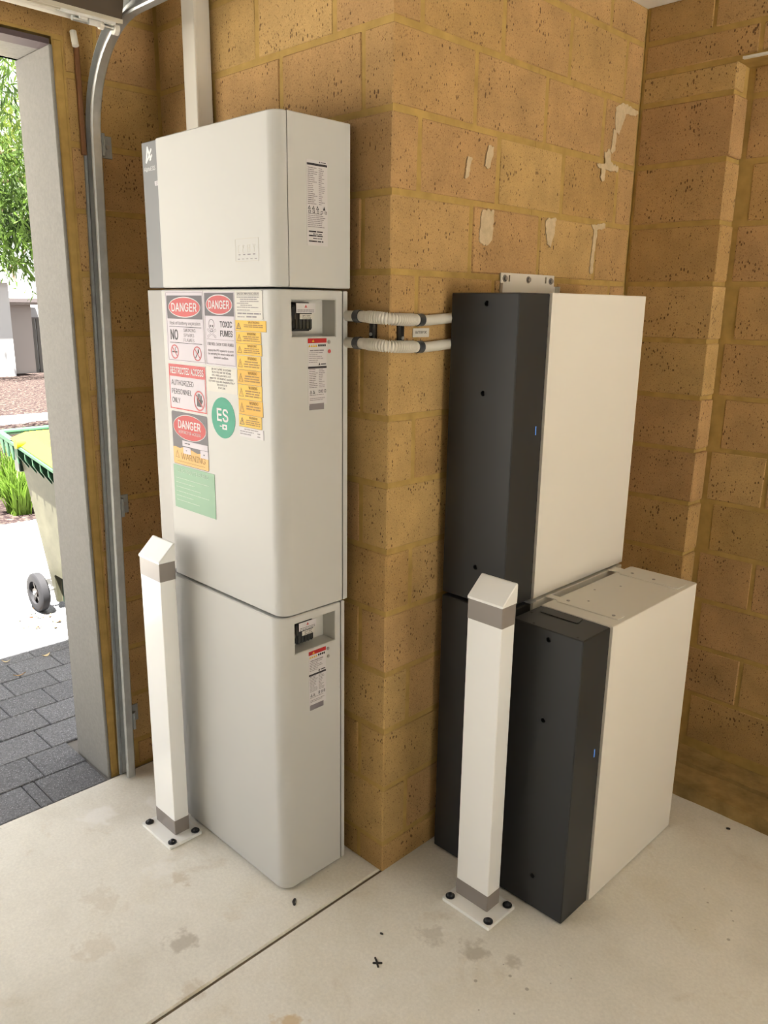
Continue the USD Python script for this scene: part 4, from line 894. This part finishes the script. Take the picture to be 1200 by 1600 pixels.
for i in range(14):
    x = rnd.uniform(-2.75, -2.35); y = rnd.uniform(-0.02, 0.14)
    t = thing('fallen_leaf', 'curled orange-brown leaf in the litter at the foot of the wheelie bin', 'leaf', 'dry leaves at the bin wheels', (x, y, -0.002), rnd.uniform(0, 180)); obj('blade', leaf_flat(rnd.uniform(0.03, 0.06), rnd.uniform(0.012, 0.022), 0.012), M['leaf_dry'], t)
sn = thing('stone', 'smooth round pale stone at the foot of the rendered wall end', 'stone', None, (-2.06, 0.125, 0.05))
s_ = trimesh.creation.icosphere(3, 0.075); s_.vertices = s_.vertices*[1, 0.9, 0.75]; s_.vertices += 0.006*(meshkit.fbm(s_.vertices*20, 3)-.5)[:, None]*s_.vertices/0.075
obj('body', s_, M['stone'], sn, smooth=True)

# wheelie bin, seen from its side: handle and wheels to the left
bn = thing('wheelie_bin', 'green wheelie bin with a yellow lid outside the door opening', 'bin')
def zr(x): return 0.80 + (x+2.36)*(-0.155)          # sloping rim
Y0, Y1 = 0.165, 0.60
bot = [(-2.625, Y0+0.045), (-2.245, Y0+0.045), (-2.245, Y1-0.045), (-2.625, Y1-0.045)]
top = [(-2.82, Y0), (-2.15, Y0), (-2.15, Y1), (-2.82, Y1)]
body = hull([(x, y, 0.035) for x, y in bot] + [(x, y, zr(x)-0.03) for x, y in top])
notch = cbx(-2.60, -2.44, Y0-0.05, Y0+0.075, 0.02, 0.19, 0.01)
obj('body', tm(man(body) - man(notch)), M['bin'], bn)
obj('foot_recess', cbx(-2.598, -2.442, Y0+0.068, Y0+0.08, 0.03, 0.188, 0.004), M['bin_dark'], bn, label='dark recess low on the side')
lip = hull([(x, y, zr(x)-0.035+dz) for x, y in ((-2.80, Y0-0.045), (-2.12, Y0-0.045), (-2.12, Y1+0.045), (-2.80, Y1+0.045)) for dz in (0.022, 0.034)])
obj('rim', lip, M['bin_rim'], bn, label='light green rim')
for i in range(7):
    x = -2.72 + i*0.088
    obj('rim_gusset', hull([(x, Y0-0.043, zr(x)-0.016), (x+0.008, Y0-0.043, zr(x)-0.016), (x, Y0-0.043, zr(x)-0.050), (x+0.008, Y0-0.043, zr(x)-0.050), (x, Y0+0.008, zr(x)-0.125), (x+0.008, Y0+0.008, zr(x)-0.125), (x, Y0+0.008, zr(x)-0.02), (x+0.008, Y0+0.008, zr(x)-0.02)]), M['bin_rim'], bn)
obj('handle', cat_(hull([(x, y, z) for x in (-3.02, -2.78) for y in (Y0-0.03, Y0+0.0) for z in (zr(x)-0.008, zr(x)-0.028)]), cyl((-3.01, Y0-0.03, zr(-3.01)-0.018), (-3.01, Y1+0.03, zr(-3.01)-0.018), 0.016, 12)), M['bin_rim'], bn)
for i in range(4):
    x = -2.99 + i*0.062
    obj('handle_gusset', hull([(a, y, b) for y in (Y0-0.028, Y0-0.02) for a, b in ((x, zr(x)-0.026), (x+0.05, zr(x+.05)-0.026), (x+0.05, zr(x+.05)-0.105), (x+0.042, zr(x+.05)-0.105))]), M['bin_rim'], bn)
obj('hinge_box', cbx(-2.86, -2.80, Y0-0.01, Y0+0.05, zr(-2.83)-0.17, zr(-2.83)-0.03, 0.004), M['bin_dark'], bn)
lid = hull([(x, y, zr(x)+0.004) for x, y in ((-2.83, Y0-0.035), (-2.11, Y0-0.035), (-2.11, Y1+0.035), (-2.83, Y1+0.035))] + [(x, y, zr(x)+0.045) for x, y in ((-2.78, Y0+0.03), (-2.18, Y0+0.03), (-2.18, Y1-0.03), (-2.78, Y1-0.03))])
obj('lid', lid, M['bin_lid'], bn, label='yellow lid')
obj('hinge_pin', cyl((-2.70, Y0-0.055, zr(-2.70)+0.012), (-2.70, Y0-0.01, zr(-2.70)+0.012), 0.022, 18), M['bin_lid'], bn)
obj('axle', cyl((-2.645, Y0-0.06, 0.10), (-2.645, Y1+0.06, 0.10), 0.010, 12), M['steel'], bn)
for yc in (Y0-0.035, Y1+0.035):
    pr = [(0.060, -0.024), (0.090, -0.024), (0.100, -0.016), (0.100, 0.016), (0.090, 0.024), (0.060, 0.024)]
    rev = trimesh.creation.revolve(np.array(pr + [pr[0]]), sections=36)
    w = obj('wheel', place(rev, (-2.645, yc, 0.10), (1, 0, 0), (0, 0, 1), (0, -1, 0)), M['rubber'], bn, smooth=40, label='grey rubber tyre')
    hub = [cyl((-2.645, yc-0.018, 0.10), (-2.645, yc+0.018, 0.10), 0.024, 18)]
    for a in range(6):
        c, s = math.cos(a*math.pi/3), math.sin(a*math.pi/3)
        hub.append(hull([(-2.645+c*r-s*q, yc+e, 0.10+s*r+c*q) for r in (0.018, 0.063) for q in (-0.008, 0.008) for e in (-0.012, 0.012)]))
    obj('hub', cat_(*hub), M['wheel'], w, label='dark spoked hub')

# strappy green clumps
def strappy(x, y, n, h, label):
    V, F = [], []
    for i in range(n):
        a = rnd.uniform(0, 2*math.pi); L = h*rnd.uniform(0.6, 1.15); sp = rnd.uniform(0.10, 0.55); w = rnd.uniform(0.006, 0.011)
        ox, oy = rnd.uniform(-0.07, 0.07), rnd.uniform(-0.07, 0.07); b = len(V)
        for s in range(6):
            q = s/5; r = sp*L*q**1.6; z = L*(q - 0.45*sp*q*q*1.2); ww = w*(1-q**2*0.95)
            cx, cy = ox+math.cos(a)*r, oy+math.sin(a)*r
            V += [(cx-math.sin(a)*ww, cy+math.cos(a)*ww, z), (cx+math.sin(a)*ww, cy-math.cos(a)*ww, z)]
        for s in range(5):
            q = [b+2*s, b+2*s+1, b+2*s+3, b+2*s+2]; F += [[q[0], q[1], q[2]], [q[0], q[2], q[3]]]
    t = thing('strappy_plant', label, 'plant', 'strappy plants in the garden bed', (x, y, -0.01))
    obj('leaves', trimesh.Trimesh(V, F, process=False), M['strap'], t, kind='stuff')
for x, y, h, lb in ((-4.70, 0.83, 0.40, 'strappy bright green plant at the edge of the garden bed, nearest the bin'), (-4.98, 1.22, 0.40, 'strappy bright green plant half hidden behind the wheelie bin'), (-5.30, 0.98, 0.45, 'strappy green plant behind the front clump by the driveway'), (-5.75, 1.35, 0.42, 'strappy green plant furthest back among the clumps')):
    strappy(x, y, 240, h, lb)

# trees
def leaf_cloud(n, center, radius, L, w, droop=0.7, seed=1, shell=0.35):
    r = np.random.default_rng(seed)
    d = r.normal(size=(n, 3)); d /= np.linalg.norm(d, axis=1, keepdims=True)
    c = np.array(center) + d*np.array(radius)*(r.random((n, 1))**shell)
    t = r.normal(size=(n, 3)); t[:, 2] -= 1.6*droop; t /= np.linalg.norm(t, axis=1, keepdims=True)
    s = np.cross(t, r.normal(size=(n, 3))); s /= np.linalg.norm(s, axis=1, keepdims=True)
    nn = np.cross(t, s); ll = (L*r.uniform(0.6, 1.3, (n, 1))); ww = w*r.uniform(0.7, 1.2, (n, 1))
    V = np.stack([c - t*ll/2, c + s*ww/2 + nn*ww*.15, c - s*ww/2 + nn*ww*.15, c + t*ll/2], 1).reshape(-1, 3)
    i = np.arange(n)[:, None]*4
    F = np.vstack([i + [0, 1, 2], i + [2, 1, 3]])
    return trimesh.Trimesh(V, F, process=False)
def tree(name, label, x, y, zb, trunk_top, clouds, mat, n, L, w, seed, group=None, twigs=()):
    t = thing(name, label, 'tree', group)
    base = np.array([x, y, zb]); tt = np.array(trunk_top)
    path = spline([base, base*.6+tt*.4+[.08, -.05, 0], tt], 10)
    br_ = [tube(path, np.linspace(0.13, 0.06, 10), 10)]
    obj('trunk', br_[0], M['bark'], t, smooth=True)
    for k_, (c, r) in enumerate(clouds):
        e = np.array(c, float); pth = spline([tt-[0, 0, .2], (tt+e)/2 + [0, 0, 0.15], e], 8)
        obj('branch', tube(pth, np.linspace(0.05, 0.012, 8), 7), M['bark'], t, smooth=True)
        obj('foliage', leaf_cloud(n, c, r, L, w, 0.8, seed+k_), mat, t, kind='stuff')
    for tw in twigs:
        r = random.Random(int(abs(tw[0]*1000+tw[2]*77)))
        p = spline([tw, (tw[0]+r.uniform(-.05, .1), tw[1]+r.uniform(-.1, .1), tw[2]-0.14), (tw[0]+r.uniform(-.05, .15), tw[1]+r.uniform(-.12, .12), tw[2]-0.30)], 9)
        ms = [tube(p, np.linspace(0.003, 0.001, 9), 5)]
        sq = leaf_cloud(22, (0, 0, 0), (0.05, 0.05, 0.02), 0.085, 0.013, 1.3, r.randrange(10**6))
        for i in range(22):
            vv_ = sq.vertices[i*4:i*4+4] - sq.vertices[i*4:i*4+4].mean(0) + p[min(8, i*9//22)] + np.array([r.uniform(-.03, .03), r.uniform(-.03, .03), -0.02])
            ms.append(trimesh.Trimesh(vv_, [[0, 1, 2], [2, 1, 3]], process=False))
        obj('leafy_twig', cat_(*ms), mat, t)
twg = [(-6.0 + rnd.uniform(-.5, .5), 1.60 + rnd.uniform(-.35, .25), z) for z in np.linspace(1.9, 3.5, 34)]
tree('peppermint_tree', 'drooping tree with narrow green and reddish leaves over the driveway', -7.6, 4.0, -0.05, (-7.4, 3.7, 2.7),
     [((-6.25, 1.72, 2.15), (0.5, 0.5, 0.42)), ((-6.1, 1.7, 3.05), (0.75, 0.75, 0.75)), ((-6.6, 1.4, 2.5), (0.6, 0.6, 0.5)), ((-7.2, 2.3, 3.8), (1.4, 1.3, 0.9)), ((-8.4, 3.2, 3.3), (1.2, 1.3, 0.9)), ((-6.7, 2.6, 2.9), (0.9, 0.9, 0.8)), ((-7.9, 1.7, 3.0), (0.9, 0.9, 0.6))], M['leaf'], 1500, 0.13, 0.022, 31, twigs=twg)
tree('street_tree', 'leafy tree beside the neighbouring white house', -21.0, 9.9, -0.55, (-20.9, 9.6, 3.0), [((-20.6, 7.2, 4.2), (1.8, 1.6, 1.3)), ((-21.2, 9.6, 4.8), (1.8, 1.8, 1.2)), ((-20.5, 5.4, 4.0), (1.6, 1.6, 1.2))], M['leaf_deep'], 900, 0.22, 0.08, 61)
tree('street_tree', 'tall tree showing above the neighbouring tiled roof', -37.0, 13.6, -1.2, (-37.0, 13.4, 3.0), [((-37, 13.0, 4.6), (2.4, 2.4, 1.8)), ((-36.6, 15.2, 5.0), (2.2, 2.2, 1.8)), ((-37.2, 11.0, 5.4), (2.2, 2.2, 1.6))], M['leaf_deep'], 1200, 0.24, 0.09, 71)

# neighbouring house and fence
nh = thing('house', 'pale rendered neighbouring house with a tiled roof across the street', 'house')
obj('garage_wing', bx(-30, -23.0, 2.5, 7.82, -1.2, 2.05), M['house_white'], nh, label='white projecting wing')
obj('wing_fascia', bx(-30.2, -22.7, 2.2, 7.86, 2.05, 2.22), M['house_white'], nh)
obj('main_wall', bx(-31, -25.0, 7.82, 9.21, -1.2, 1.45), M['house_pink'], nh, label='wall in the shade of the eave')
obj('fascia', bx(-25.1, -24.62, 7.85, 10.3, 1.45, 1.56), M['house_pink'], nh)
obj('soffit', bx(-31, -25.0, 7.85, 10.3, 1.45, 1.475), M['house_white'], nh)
obj('gutter', bx(-24.62, -24.50, 7.85, 10.3, 1.52, 1.63), M['gutter'], nh, label='mauve-grey gutter')
for r_ in range(6):                                                 # tile courses stepping up the slope
    xa = -24.6 - 0.33*r_; za = 1.63 + 0.115*r_
    ys = np.linspace(7.85, 10.2 - 0.25*r_, 60); zs = 0.03*np.abs(np.sin(ys*math.pi/0.3))
    V = []; F = []
    for y, z in zip(ys, zs): V += [(xa, y, za+z), (xa-0.36, y, za+0.125+z), (xa, y, za+z-0.05)]
    for i in range(len(ys)-1):
        for a, b in ((0, 1), (2, 0)):
            F += [[3*i+a, 3*(i+1)+a, 3*(i+1)+b], [3*i+a, 3*(i+1)+b, 3*i+b]]
    obj('tile_course', trimesh.Trimesh(V, F, process=False), M['roof_tile'], nh)
obj('side_wall', bx(-27.6, -27.4, 9.215, 14, -1.2, 1.35), M['house_white'], nh)
fn = thing('fence', 'grey-brown metal sheet fence beside the neighbouring house', 'fence')
for i in range(8):
    y = 9.23 + i*0.17
    obj('fence_sheet', hull([(-25.2+d, yy, z) for (d, yy) in ((0, y), (0.03, y+0.02), (0.03, y+0.12), (0, y+0.16)) for z in (-0.9, 1.02)]), M['fence'], fn)
obj('top_rail', bx(-25.21, -25.15, 9.23, 10.6, 1.02, 1.06), M['gutter'], fn)
